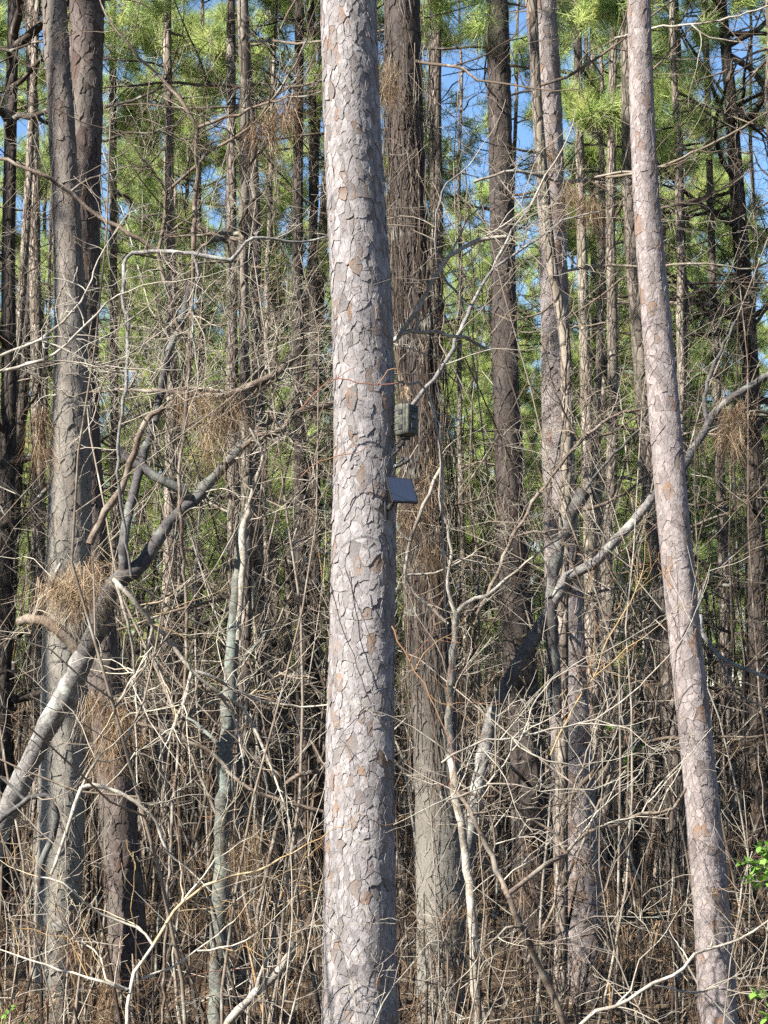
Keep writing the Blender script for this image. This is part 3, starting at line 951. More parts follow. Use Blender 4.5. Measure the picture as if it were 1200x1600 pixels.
drawn('crooked_tree', 'crooked grey hardwood tree leaning in from the lower left corner', 'tree', 10.4, [
    (22, 20, [(-40, 1420), (-12, 1330), (20, 1245), (60, 1165), (100, 1090), (133, 1022)]),
    (19, 11, [(133, 1022), (158, 966), (178, 915), (222, 880), (262, 818), (300, 785)], M_DUSK),
    (12, 8, [(300, 785), (322, 758), (345, 735), (372, 705), (388, 690)], M_DUSK),
    (10, 7, [(192, 915), (194, 835), (214, 752), (234, 685), (246, 640), (262, 560), (285, 500), (300, 440)], M_DUSK),
    (9, 8, [(300, 785), (285, 768), (240, 742), (196, 712), (182, 700)], M_DUSK),
    (11, 9, [(125, 1025), (108, 998), (80, 978), (55, 968), (30, 972)], M_BROWN),
    (5, 3, [(50, 968), (62, 938), (78, 915), (95, 880)])], M_GREY, 301, thin=0.82, twigs=1.6, twig_tint=0.6, dvar=0.12, sides=12)
drawn('bent_branch', 'dark hooked branch bent over in front of the lichen-grey pine', 'branch', 9.8, [
    (5, 8, [(-10, 1292), (18, 1268), (45, 1248), (68, 1243), (82, 1252), (88, 1275), (80, 1310), (66, 1350), (62, 1380)]),
    (4, 2, [(40, 1250), (22, 1230), (-5, 1210)])], M_DUSK, 302, twigs=1.0, dvar=0.06)
drawn('dead_branch', 'bleached dead branch spray drooping from the crooked grey tree', 'branch', 9.6, [
    (4, 2.5, [(178, 905), (205, 932), (240, 975), (270, 1008), (300, 1048), (340, 1082), (382, 1108), (402, 1150), (420, 1190)]),
    (3, 1.5, [(240, 975), (230, 1010), (227, 1040), (205, 1062), (196, 1080)]),
    (3, 1.5, [(300, 1048), (288, 1100), (270, 1140), (258, 1165)]),
    (2.5, 1.2, [(238, 975), (240, 1025), (255, 1065), (268, 1100)]),
    (3, 1.2, [(182, 912), (200, 970), (208, 1020), (212, 1075), (213, 1150), (214, 1210)]),
    (3, 1.5, [(300, 1048), (340, 1060), (375, 1085), (420, 1100), (470, 1105)]),
    (2.5, 1.0, [(340, 1082), (365, 1120), (375, 1160), (382, 1200)])], M_WHITE, 303, thin=1.0, twigs=4.5, twig_len=0.42, twig_tint=0.8, dvar=0.1)
drawn('bare_shrub', 'straw-yellow bare shrub fanning out in front of the bottom left trunks', 'shrub', 8.0, [
    (4, 3.6, [(196, 1680), (199, 1600), (200, 1548), (222, 1500), (240, 1476)]),
    (3.4, 2, [(240, 1476), (262, 1440), (285, 1410), (318, 1385), (355, 1368), (400, 1360), (440, 1340)]),
    (2.6, 1, [(285, 1410), (308, 1382), (330, 1350), (345, 1338)]),
    (2.2, 1, [(285, 1410), (284, 1380), (280, 1345)]),
    (3, 1.2, [(240, 1478), (212, 1446), (162, 1432), (130, 1410), (96, 1380), (60, 1370)]),
    (2.6, 1.2, [(200, 1546), (168, 1532), (158, 1496), (130, 1475), (95, 1450)]),
    (3, 1.2, [(198, 1546), (160, 1534), (115, 1520), (50, 1502), (-10, 1480)]),
    (2.5, 1.2, [(220, 1530), (268, 1512), (308, 1486), (340, 1460), (365, 1440)]),
    (2.2, 1, [(308, 1486), (345, 1480), (382, 1470), (425, 1438)])], M_TWIG, 304, tint=0.8, twigs=3.2, twig_len=0.4, twig_tint=0.86, dvar=0.1, twig_up=0.3)
drawn('arching_branch', 'pale arching branch crossing the foot of the touching pines', 'branch', 9.0, [
    (3, 4.5, [(80, 1365), (100, 1310), (116, 1262), (128, 1230)]),
    (4.5, 2.5, [(128, 1230), (165, 1231), (213, 1254), (245, 1285), (262, 1330), (288, 1352)]),
    (3, 1, [(128, 1230), (150, 1190), (190, 1150)])], M_WHITE, 305, twigs=2.0, dvar=0.05, twig_tint=0.62)
drawn('bare_shrub', 'forked grey-barked shrub rising through the bottom middle right', 'shrub', 8.8, [
    (7, 6, [(895, 1690), (880, 1600), (850, 1530), (825, 1470), (806, 1432), (793, 1398)]),
    (6, 4, [(793, 1398), (770, 1340), (745, 1290), (726, 1252), (705, 1228)]),
    (5, 3, [(793, 1398), (840, 1362), (882, 1334), (915, 1305), (960, 1288), (1000, 1271), (1052, 1262), (1072, 1232)]),
    (3, 1.5, [(884, 1334), (868, 1308), (832, 1280), (780, 1238), (720, 1192), (680, 1160)]),
    (3, 1.5, [(908, 1308), (893, 1282), (892, 1250), (908, 1200), (928, 1150)]),
    (3, 1.5, [(770, 1340), (774, 1300), (758, 1258)]),
    (2.6, 1.2, [(738, 1272), (800, 1264), (860, 1260), (912, 1238), (935, 1200)]),
    (3, 1.4, [(812, 1448), (790, 1450), (765, 1475), (745, 1500)]),
    (2.4, 1.2, [(830, 1478), (860, 1470), (910, 1440), (950, 1432)])], M_BROWN, 306, twigs=2.4, twig_len=0.4, twig_tint=0.66, dvar=0.12)
drawn('bare_shrub', 'long pale stems sweeping in from the bottom right edge', 'shrub', 8.2, [
    (4, 3.5, [(880, 1690), (905, 1600), (960, 1574), (1022, 1540), (1068, 1512), (1086, 1490)]),
    (3, 1.6, [(1086, 1490), (1130, 1478), (1175, 1455), (1230, 1420)]),
    (2.6, 1.2, [(1022, 1540), (1080, 1550), (1140, 1545), (1210, 1560)]),
    (2.2, 1, [(960, 1574), (985, 1545), (1000, 1500), (1030, 1470)])], M_WHITE, 307, twigs=2.5, twig_len=0.35, twig_tint=0.68, dvar=0.08)
drawn('crooked_tree', 'dark crooked tree with a broken stub and long sloping limb right of centre', 'tree', 12.6, [
    (19, 15, [(690, 1560), (712, 1430), (735, 1290), (762, 1150), (792, 1070), (828, 1005), (862, 950)], M_GREY),
    (15, 15, [(868, 1120), (865, 1040), (862, 960), (863, 905), (876, 850), (896, 800), (914, 766)]),
    (14, 11, [(862, 950), (888, 902), (925, 884), (958, 846), (984, 822), (1020, 776)], M_GREY),
    (11, 8, [(1020, 776), (1052, 750), (1072, 722), (1108, 662), (1132, 630), (1170, 605), (1230, 570)], M_DUSK),
    (6, 3, [(1108, 662), (1100, 620), (1120, 560), (1150, 500)]),
    (4, 2, [(914, 766), (950, 720), (990, 680), (1020, 640)])], M_DUSK, 308, thin=0.66, twigs=2.0, twig_tint=0.4, dvar=0.1, sides=12)
drawn('broken_limb', 'bleached forked limb jutting right from behind the main trunk', 'branch', 9.35, [
    (5, 4, [(560, 560), (600, 540), (622, 526), (650, 486), (676, 440), (702, 400), (745, 376), (790, 370)]),
    (5, 3, [(622, 526), (642, 518), (682, 519), (724, 528), (760, 545)]),
    (4, 3.5, [(650, 517), (650, 488)]),
    (2.5, 1.2, [(702, 400), (730, 345), (760, 310)]),
    (2, 1, [(745, 376), (790, 350), (830, 320)])], M_WHITE, 309, twigs=2.2, twig_tint=0.62, dvar=0.03)
drawn('red_sprig', 'fine reddish twig reaching across the main trunk above the trail camera', 'twig', 8.72, [
    (1.4, 1.2, [(470, 640), (500, 606), (530, 590), (560, 598), (592, 601), (622, 598)]),
    (1.1, 0.8, [(590, 600), (606, 582), (620, 576), (630, 590), (637, 604)]),
    (1, 0.7, [(520, 594), (540, 582), (556, 574)])], M_TWIG, 310, tint=0.97, twigs=0.0, dvar=0.02, sides=5)
drawn('red_sprig', 'short reddish twig in front of the main trunk below the trail camera', 'twig', 8.75, [
    (1.2, 0.8, [(470, 745), (500, 722), (530, 712), (556, 708), (572, 698)]), (0.9, 0.6, [(530, 712), (545, 700), (552, 690)])], M_TWIG, 311, tint=0.97, twigs=0, dvar=0.02, sides=5)
drawn('thin_vine', 'long thin dark vine slanting across the middle of the main trunk', 'vine', 8.8, [
    (1.0, 0.9, [(505, 850), (520, 930), (545, 1005), (572, 1080), (600, 1140)]), (0.9, 0.7, [(540, 890), (560, 950), (585, 1010)])], M_TWIG, 312, tint=0.2, twigs=0, dvar=0.01, sides=5)
drawn('bare_sapling', 'thin brown sapling with a wide fork high between the left pines and main trunk', 'sapling', 9.6, [
    (3, 4, [(250, 1680), (268, 1300), (292, 1000), (281, 760), (297, 560), (302, 390)]),
    (5, 4, [(302, 390), (306, 300), (309, 200)]),
    (4, 1.5, [(309, 200), (285, 160), (255, 125), (205, 75), (165, 20), (150, -20)]),
    (4, 1.5, [(309, 200), (335, 188), (372, 178), (420, 160), (480, 150)]),
    (4.5, 3.5, [(247, 395), (256, 350), (260, 300)]),
    (3.5, 2, [(260, 300), (295, 268), (335, 232), (385, 203), (450, 120), (480, 60)]),
    (3, 1.5, [(260, 300), (235, 262), (195, 215), (160, 200)]),
    (4.5, 4.5, [(300, 560), (270, 480), (247, 395)])], M_BROWN, 313, twigs=2.8, twig_len=0.6, twig_lvl=2, twig_tint=0.33, dvar=0.15)
drawn('arching_branch', 'grey arching branch level with the lower sky gap left of the main trunk', 'branch', 9.3, [
    (3, 4.5, [(205, 900), (184, 720), (200, 560), (192, 440), (198, 402), (225, 393), (300, 395), (362, 406)]),
    (4, 2, [(362, 406), (385, 380), (410, 372), (470, 380), (510, 370)]),
    (3, 1.5, [(300, 395), (310, 430), (300, 480), (306, 560)])], M_GREY, 314, twigs=3.5, twig_len=0.5, twig_lvl=2, twig_tint=0.55, dvar=0.1)
drawn('sloping_branch', 'dark brown branch sloping down across the touching pines', 'branch', 9.9, [
    (3.5, 5, [(-30, 240), (0, 246), (60, 272), (110, 300), (150, 332), (200, 364), (245, 392)]),
    (2.5, 1.5, [(110, 300), (140, 280), (200, 260)])], M_BROWN, 315, twigs=2.5, twig_tint=0.3, dvar=0.08)
drawn('pale_branch', 'pale forked branches sweeping up from the left edge across the touching pines', 'branch', 8.5, [
    (4, 1.4, [(-40, 566), (0, 556), (60, 532), (112, 490), (135, 455), (146, 424)]),
    (4, 1.4, [(-40, 592), (0, 580), (70, 562), (130, 510), (168, 470), (200, 456)]),
    (2.6, 1, [(40, 568), (90, 560), (140, 572), (190, 560)]),
    (2.4, 1, [(60, 532), (90, 525), (130, 530), (160, 545)])], M_WHITE, 316, twigs=3.2, twig_len=0.4, twig_tint=0.72, dvar=0.06)
drawn('heavy_limb', 'brown heavy limb under the rust-coloured needle clump, ending in a stub', 'branch', 10.2, [
    (1.5, 6, [(120, 618), (150, 612), (200, 610), (260, 612), (330, 618)]),
    (7, 9, [(330, 620), (370, 612), (405, 598), (438, 578), (458, 556)]),
    (3, 1.5, [(200, 610), (215, 580), (190, 565), (165, 590), (150, 640)]),
    (3.2, 2, [(260, 612), (300, 606), (350, 612), (420, 600), (470, 580), (540, 575)])], M_BROWN, 317, twigs=4.5, twig_len=0.45, twig_lvl=2, twig_tint=0.62, dvar=0.08)
drawn('heavy_limb', 'dark heavy limb running behind the main trunk at trail camera height', 'branch', 10.4, [
    (5, 6.5, [(378, 700), (402, 682), (440, 672), (466, 642), (500, 634), (540, 624)]),
    (3, 1.2, [(440, 668), (420, 640), (430, 610)]), (3, 1.5, [(400, 690), (450, 680), (500, 700)])], M_BROWN, 318, twigs=4, twig_lvl=2, twig_tint=0.55, dvar=0.08)
drawn('brown_limb', 'orange-brown curved limb leaning against the crooked grey tree', 'branch', 10.0, [
    (8, 6, [(140, 850), (165, 800), (190, 765), (203, 725), (222, 670), (238, 648), (256, 636)])], M_BROWN, 319, twigs=2.0, twig_tint=0.6, dvar=0.05)
drawn('lichen_sapling', 'slim straight sapling with blue-green lichen between the touching pines and main trunk', 'sapling', 10.8, [
    (15, 12, [(332, 1700), (338, 1560), (342, 1450), (347, 1330), (352, 1220), (356, 1120)]),
    (11, 8, [(356, 1120), (360, 1050), (366, 960), (374, 880), (380, 800)]),
    (4, 2, [(354, 1180), (330, 1150), (290, 1120)]), (4, 2, [(360, 1050), (390, 1020), (420, 985)])], M_LICHEN, 320, thin=0.95, twigs=1.5, twig_tint=0.45, dvar=0.05, sides=10)
drawn('white_snag', 'short bleached crooked snag left of the main trunk', 'snag', 10.0, [
    (5, 8, [(372, 1000), (378, 900), (380, 862), (379, 835)]), (8, 6, [(379, 835), (384, 812), (390, 795), (386, 786)]), (4, 3, [(388, 790), (402, 745), (410, 710), (400, 685), (388, 668)])], M_WHITE, 321, twigs=1.0, twig_tint=0.7, dvar=0.03, sides=10)
drawn('pale_sapling', 'crooked whitish sapling stem in front of the vine-hung pine foot', 'sapling', 9.8, [
    (8, 7, [(755, 1700), (748, 1600), (742, 1530), (738, 1440), (730, 1360), (722, 1290)]),
    (7, 5, [(722, 1290), (712, 1240), (703, 1160), (703, 1080), (708, 1000), (712, 960)]),
    (4.5, 2.5, [(712, 960), (728, 945), (760, 930), (790, 905)]),
    (3.5, 2, [(712, 960), (700, 920), (705, 860), (690, 800)])], M_WHITE, 322, thin=0.95, twigs=1.8, twig_tint=0.6, dvar=0.04, sides=9)
drawn('orange_sprig', 'orange-red leafless twig sprouting from the main trunk edge at mid height', 'twig', 8.8, [
    (2, 1.4, [(612, 978), (620, 1000), (640, 1035), (662, 1065), (682, 1110), (700, 1150)]),
    (1.3, 0.8, [(650, 1045), (662, 1022), (676, 1008)]), (1.1, 0.7, [(640, 1035), (652, 1018)]), (1.1, 0.7, [(672, 1085), (690, 1100), (715, 1098)])], M_TWIG, 323, tint=0.95, twigs=1.5, twig_len=0.2, twig_tint=0.95, dvar=0.02, sides=5)
drawn('drooping_branch', 'curved brown branch hanging beside the main trunk below the solar panel', 'branch', 10.0, [
    (4, 3, [(690, 730), (662, 790), (640, 845), (634, 895), (648, 930), (672, 945), (700, 975)]),
    (3, 1.4, [(636, 898), (680, 895), (725, 875), (745, 860)]), (2, 1, [(640, 845), (625, 830), (612, 800)])], M_WHITE, 324, tint=0.5, twigs=2.5, twig_lvl=2, twig_tint=0.5, dvar=0.05)
drawn('pale_branch', 'white vine-like stem looping down just right of the trail camera', 'vine', 9.3, [
    (2.5, 2.5, [(612, 600), (640, 601), (656, 598), (672, 620), (679, 650), (684, 680), (692, 720), (690, 800), (694, 880)]),
    (1.5, 0.8, [(676, 640), (700, 650), (730, 662)]), (1.5, 0.8, [(680, 655), (705, 680), (712, 720)])], M_WHITE, 325, twigs=1.8, twig_tint=0.68, dvar=0.04, sides=6)
drawn('pale_branch', 'fan of pale twigs spreading over the foot of the dark furrowed pine', 'branch', 8.6, [
    (2.4, 1.2, [(690, 1192), (745, 1160), (800, 1152), (860, 1142), (930, 1122), (985, 1085), (1040, 1030)]),
    (2.2, 1, [(700, 1250), (760, 1225), (810, 1160), (840, 1090), (880, 1050), (960, 1010)]),
    (2, 1, [(800, 1152), (830, 1180), (880, 1195), (940, 1190)]),
    (2, 1, [(760, 1225), (830, 1230), (900, 1262)])], M_TWIG, 326, tint=0.66, twigs=4.0, twig_len=0.4, twig_tint=0.68, dvar=0.08, sides=6)
drawn('drooping_branch', 'dark limb arching over the shaded gap left of the main trunk foot', 'branch', 10.2, [
    (4, 4, [(215, 1130), (270, 1150), (320, 1170), (360, 1205), (390, 1232), (430, 1248), (462, 1260), (505, 1268)]),
    (5, 3, [(500, 1205), (465, 1212), (446, 1228), (444, 1260), (432, 1300), (420, 1350), (405, 1420), (396, 1520), (390, 1620)])], M_BROWN, 327, twigs=3.0, twig_tint=0.5, dvar=0.06)
drawn('fallen_log', 'short barkless log leaning at the bottom between the yellow shrub and main trunk', 'log', 9.6, [
    (7, 9, [(310, 1680), (345, 1615), (372, 1578), (400, 1550), (430, 1525), (450, 1500), (456, 1470)]), (5, 3, [(400, 1550), (412, 1510), (430, 1470)])], M_WHITE, 328, twigs=1.5, twig_tint=0.6, dvar=0.02, sides=10)
drawn('horizontal_limb', 'long level dead limb behind the leaning pinkish pine, upper right', 'branch', 13.0, [
    (3, 2.2, [(740, 285), (800, 268), (880, 282), (960, 272), (1010, 262)]), (3.5, 2, [(870, 290), (930, 278), (1000, 270), (1080, 240), (1160, 200)]),
    (3.5, 1.5, [(880, 425), (940, 415), (1010, 416), (1090, 412), (1170, 420)])], M_TWIG, 329, tint=0.5, twigs=2.5, twig_len=0.6, twig_lvl=2, twig_tint=0.35, dvar=0.1)
drawn('horizontal_limb', 'pale limb crossing the top right corner behind the leaning pinkish pine', 'branch', 11.5, [
    (3, 1.8, [(960, 60), (1020, 44), (1080, 38), (1140, 28), (1210, 5)]), (2, 1.2, [(1080, 38), (1110, 60), (1160, 66)])], M_WHITE, 330, twigs=2.0, twig_tint=0.45, dvar=0.05)
drawn('grey_branch', 'grey branch angling up between dark furrowed pine and vine-hung pine', 'branch', 11.0, [
    (5, 2.5, [(640, 640), (700, 560), (735, 480), (770, 420), (800, 360), (830, 320)]), (3, 1.5, [(735, 480), (700, 440), (680, 390), (690, 300), (720, 270)]),
    (3, 1.4, [(770, 420), (830, 380), (880, 345), (940, 330)])], M_GREY, 331, twigs=3.0, twig_len=0.6, twig_lvl=2, twig_tint=0.5, dvar=0.12)
drawn('grey_branch', 'grey forked branch low at the right edge, dark beneath', 'branch', 10.5, [
    (5, 3.5, [(1095, 960), (1098, 990), (1120, 1020), (1150, 1040), (1210, 1062)]), (3, 1.5, [(1098, 985), (1090, 940), (1110, 900), (1150, 860)]), (2.4, 1.2, [(1120, 1020), (1150, 1080), (1200, 1110)])], M_GREY, 332, twigs=3.0, twig_lvl=2, twig_tint=0.5, dvar=0.06)
drawn('brown_limb', 'brown forked limb rising across the sunlit pale pine at mid height', 'branch', 12.0, [
    (4, 3, [(745, 960), (775, 900), (800, 840), (850, 760), (905, 690), (960, 650), (1000, 640)]), (3, 1.6, [(905, 690), (880, 640), (860, 590)]), (3, 1.5, [(800, 840), (850, 830), (900, 830)])], M_BROWN, 333, twigs=3.0, twig_len=0.5, twig_lvl=2, twig_tint=0.5, dvar=0.1)
drawn('orange_sprig', 'orange twigs slanting up in the brush between the pale and leaning pines', 'twig', 9.4, [
    (2, 1, [(860, 1180), (900, 1100), (925, 1060), (950, 1000), (985, 940), (1005, 890)]), (1.6, 0.8, [(925, 1060), (960, 1030), (1000, 1000)]), (1.6, 0.8, [(900, 1100), (925, 1030), (930, 970)])], M_TWIG, 334, tint=0.92, twigs=3.0, twig_len=0.3, twig_tint=0.92, dvar=0.05, sides=5)

# ------------------------------------------------------------------ procedural bare saplings and shrubs through the middle ground
SPOTS = [  # photo x of the foot, distance, height, tint, what and where
    (40, 11.0, 4.6, 0.45, 'grey', 'at the left edge'), 
    (250, 14.0, 5.6, 0.4, 'grey-brown', 'right beside the touching pines'), (330, 9.4, 4.2, 0.5, 'grey', 'beside the lichen sapling'),
    (410, 10.8, 4.6, 0.55, 'pale', 'well left of the main trunk'), 
    (430, 13.0, 5.4, 0.3, 'brown', 'in front of the dark close stems'), (655, 13.2, 2.4, 0.45, 'grey', 'at the foot of the vine-hung pine'),
    (740, 13.6, 5.4, 0.42, 'grey', 'between vine-hung and dark furrowed pines'), 
    (858, 15.2, 5.6, 0.35, 'brown', 'beside the sunlit pale pine'), (950, 11.0, 4.4, 0.5, 'grey', 'between the sunlit pale and leaning pines'),
     (1000, 14.5, 5.5, 0.3, 'brown', 'behind the leaning pinkish pine'),
    (1150, 10.0, 3.2, 0.55, 'pale', 'right of the leaning pinkish pine'), (1180, 12.5, 5.0, 0.35, 'brown', 'at the right edge'),
    (60, 8.6, 1.5, 0.6, 'tawny', 'in the bottom left corner'), (560, 8.2, 0.9, 0.6, 'tawny', 'at the very foot of the main trunk'),
    (1090, 8.6, 1.5, 0.5, 'tawny', 'in the bottom right corner'), 
     (430, 8.8, 1.6, 0.6, 'tawny', 'at the bottom left of the main trunk'),
    (690, 8.9, 1.4, 0.5, 'tawny', 'at the bottom right of the main trunk'), (20, 13.5, 5.0, 0.25, 'dark', 'behind the left edge brush'),
    (220, 14.0, 5.2, 0.3, 'dark', 'behind the touching pines'), (640, 14.5, 5.6, 0.28, 'dark', 'behind the vine-hung pine'),
    (330, 15.5, 5.8, 0.28, 'dark', 'behind the lichen sapling'), (930, 15.5, 5.8, 0.3, 'dark', 'behind the sunlit pale pine'),
    (1120, 15.5, 6.0, 0.25, 'dark', 'behind the right edge brush'), (520, 15.0, 5.0, 0.3, 'dark', 'behind the main trunk')]
for k, (px, D, H, tint, tone, where) in enumerate(SPOTS):
    r = np.random.default_rng(700 + k)
    x = (px - 600) / FPX * D
    base = np.array((x, D, float(ground_z(x, D)) - 0.05))
    ns = 3 if H < 2.8 else 2
    t = thing('bare_sapling' if H > 2.8 else 'bare_shrub', f'{tone} leafless {"sapling" if H > 2.8 else "shrub"} of fine twigs {where}', 'sapling' if H > 2.8 else 'shrub', base)
    for j in range(ns):
        B = Tubes()
        d = unit((r.normal(0, 0.2 if H > 2.8 else 0.4), r.normal(0, 0.15), 1))
        grow(B, base + np.array((r.normal(0, 0.06), r.normal(0, 0.06), 0)), d, H * r.uniform(0.75, 1.05), 0.0018 * H * r.uniform(0.7, 1.1) + 0.002, 0, tint, r, 0.12, 0.15,
             (8 if D < 12 else 9, 4, 3), 0.95, 0.38, (7, 5, 3, 3), 0.0012, 2 if H < 2.8 else 3)
        B.build('stem', M_TWIG, t, base)


for k, (x, y, H) in enumerate([(-2.6, 7.2, 6.2), (-2.0, 7.0, 6.0)]):  # unseen saplings added to throw twig shadows on the two front trunks
    r = np.random.default_rng(860 + k)
    base = np.array((x, y, float(ground_z(x, y)) - 0.05))
    t = thing('bare_sapling', 'unseen leafless sapling beyond the left edge, added to cast twig shadows', 'sapling', base, 'unseen saplings added for twig shadows')
    for j in range(2):
        B = Tubes()
        grow(B, base + np.array((0.05 * j, 0, 0)), unit((r.normal(-0.05, 0.06), r.normal(0, 0.08), 1)), H, 0.014, 0, 0.5, r, 0.06, 0.1, (11, 5, 4), 0.95, 0.2, (7, 5, 3, 3), 0.0016, 3)
        B.build('stem', M_TWIG, t, base)

# more leafless saplings of the same kind: a tangle nobody could tell apart, one object each
r0_ = np.random.default_rng(900)
LANDX = [(-60, 70, 'left of the touching pair'), (170, 500, 'between the touching pair and the main trunk'), (640, 780, 'between the main trunk and the dark furrowed pine'), (850, 1030, 'between the dark furrowed and leaning pines'), (1090, 1260, 'right of the leaning pinkish pine')]
for k, (xa, xb, where) in enumerate(LANDX):
    for j in range(max(2, int((xb - xa) / 38))):
        r = np.random.default_rng(901 + 40 * k + j)
        D = r.uniform(12, 19)
        x = (r.uniform(xa, xb) - 600) / FPX * D
        base = np.array((x, D, float(ground_z(x, D)) - 0.05))
        B = Tubes()
        H = 1.6 + D * r.uniform(0.2, 0.36)
        grow(B, base, unit((r.normal(0, 0.16), r.normal(0, 0.12), 1)), H, 0.0012 * H + 0.0016, 0, float(r.choice([0.12, 0.32, 0.5, 0.62, 0.72])), r, 0.13, 0.1, (14, 7, 5), 1.0, 0.34, (6, 4, 3, 3), 0.001, 3)
        t = thing('thicket_sapling', f'slim leafless thicket sapling {where}', 'sapling', base, f'thicket saplings {where}')
        B.build('stem', M_TWIG, t, base)

# ------------------------------------------------------------------ clumps of fallen pine needles hung on branches
def clump(label, D, spots, seed, n, tone=0.5, length=0.19, droop=0.6, name='pine_needle_clump', mat=None, cat='needle clump'):
    """spots: (x, y, rx, ry) ellipses in photo pixels through which needles hang."""
    r = np.random.default_rng(seed)
    mpp = PXM(D)
    base = W(spots[0][0], spots[0][1], D)
    Cs = []
    for x, y, rx, ry in spots:
        c = W(x, y, D)
        m = max(4, int(n * 0.62) // len(spots))
        q = r.uniform(-1.1, 1.1, (m, 3)) * r.uniform(0.2, 1, (m, 1)) * np.array((rx * mpp, min(rx, ry) * mpp * 1.1, ry * mpp))
        Cs.append(c + q)
    C = np.concatenate(Cs) - base
    Dr = r.normal(0, 0.34, (len(C), 3)); Dr[:, 2] -= droop * 1.4; Dr[:, 0] += np.repeat(r.choice([-0.45, 0.1, 0.5], len(C) // 3 + 1), 3)[:len(C)]
    Dr /= np.linalg.norm(Dr, axis=1, keepdims=True)
    V, F = tufts(C, Dr, 6, length, 0.0026, r, 0.36, droop * 0.4)
    T = np.clip(np.repeat(r.normal(tone, 0.25, len(C)), 18) + r.normal(0, 0.1, len(V)), 0, 1)
    o = obj(name, mesh_from(name, V, [F], T, smooth=False), mat or M_STRAW, None, base)
    return tag(o, label, cat)


clump('rust-coloured clump of dead pine needles draped over the heavy limb', 10.0, [(330, 622, 45, 12), (345, 650, 26, 30), (300, 622, 25, 10), (330, 690, 18, 25), (365, 625, 22, 14)], 401, 230, 0.5)
clump('tan heap of needles and dry leaves caught on the crooked grey tree', 10.0, [(110, 905, 45, 22), (145, 890, 30, 20), (85, 915, 30, 14), (125, 935, 34, 22)], 402, 260, 0.72, droop=0.45)
clump('drooping brown needle tassel below the crooked grey tree', 10.0, [(176, 1135, 20, 32), (165, 1170, 16, 24), (150, 1090, 18, 14), (188, 1110, 14, 20)], 403, 190, 0.55)
clump('brown needle bunch high up, left of the main trunk top', 9.4, [(440, 172, 24, 12), (415, 185, 18, 14), (400, 200, 12, 12), (452, 160, 12, 16)], 404, 110, 0.4)
clump('narrow brown needle tassel hanging left of the touching pines', 10.4, [(62, 668, 9, 16), (64, 700, 10, 20), (64, 645, 6, 10)], 405, 80, 0.4)
clump('needle bunch lodged at the top of the vine-hung pine', 11.9, [(607, 110, 12, 18), (610, 140, 14, 14)], 406, 70, 0.4)
clump('loose needle bunch beside the sunlit pale pine, upper right', 12.6, [(905, 310, 30, 16), (885, 295, 18, 16), (925, 325, 16, 10)], 407, 110, 0.42)
clump('straw-coloured needle bunch hanging by the lichen sapling', 10.4, [(390, 1300, 24, 14), (395, 1335, 26, 14), (375, 1320, 16, 20)], 408, 130, 0.62)
clump('small pale dried tassel of seeds above the trail camera', 8.9, [(632, 605, 6, 5), (636, 615, 5, 6)], 409, 24, 0.95, 0.035, 0.7, name='dried_tassel', cat='dried tassel')
clump('brown needles caught in the fork of the sunlit pale pine', 13.4, [(850, 235, 16, 12), (845, 250, 10, 12)], 410, 60, 0.35)
clump('needle bunch draped in the brush above the right crooked limb', 11.8, [(1150, 640, 26, 20), (1140, 680, 18, 20)], 411, 100, 0.45)
clump('rusty needles caught in the twigs right of the solar panel', 10.6, [(640, 800, 16, 14), (668, 740, 12, 40), (672, 850, 14, 40)], 412, 120, 0.45)


# strands of dead vine hanging down the pine behind the trail camera
def vine_strands():
    r = np.random.default_rng(420)
    B = Tubes()
    D = 12.2
    base = W(690, 1600, 12.0)
    base[2] = float(ground_z(base[0], 12.0))
    for k in range(210):
        y0 = r.uniform(-60, 900); y1 = y0 + r.uniform(120, 520)
        xc = lambda y: np.interp(y, [0, 400, 700, 1000, 1300], [632, 644, 662, 676, 690])
        ang = r.uniform(-1.3, 1.5)
        n = 9
        ysx = np.linspace(y0, y1, n)
        wv = np.cumsum(r.normal(0, 3.2, n))
        P = []
        for y, w in zip(ysx, wv):
            rr = 35 * PXM(D) + 0.01 + abs(r.normal(0, 0.025))
            c = W(xc(y), y, D)
            a = ang + w * 0.04
            P.append((c[0] + rr * math.sin(a), D - rr * math.cos(a), max(c[2], base[2])))
        B.add(np.array(P), np.full(n, r.uniform(0.0012, 0.0028)), float(np.clip(r.choice([0.1, 0.2, 0.3, 0.42]) + r.normal(0, 0.04), 0, 1)), 4)
    t = thing('hanging_vine', 'curtain of dead brown vine strands clinging to the pine behind the trail camera', 'vine', base)
    B.build('strands', M_TWIG, t, base)


vine_strands()


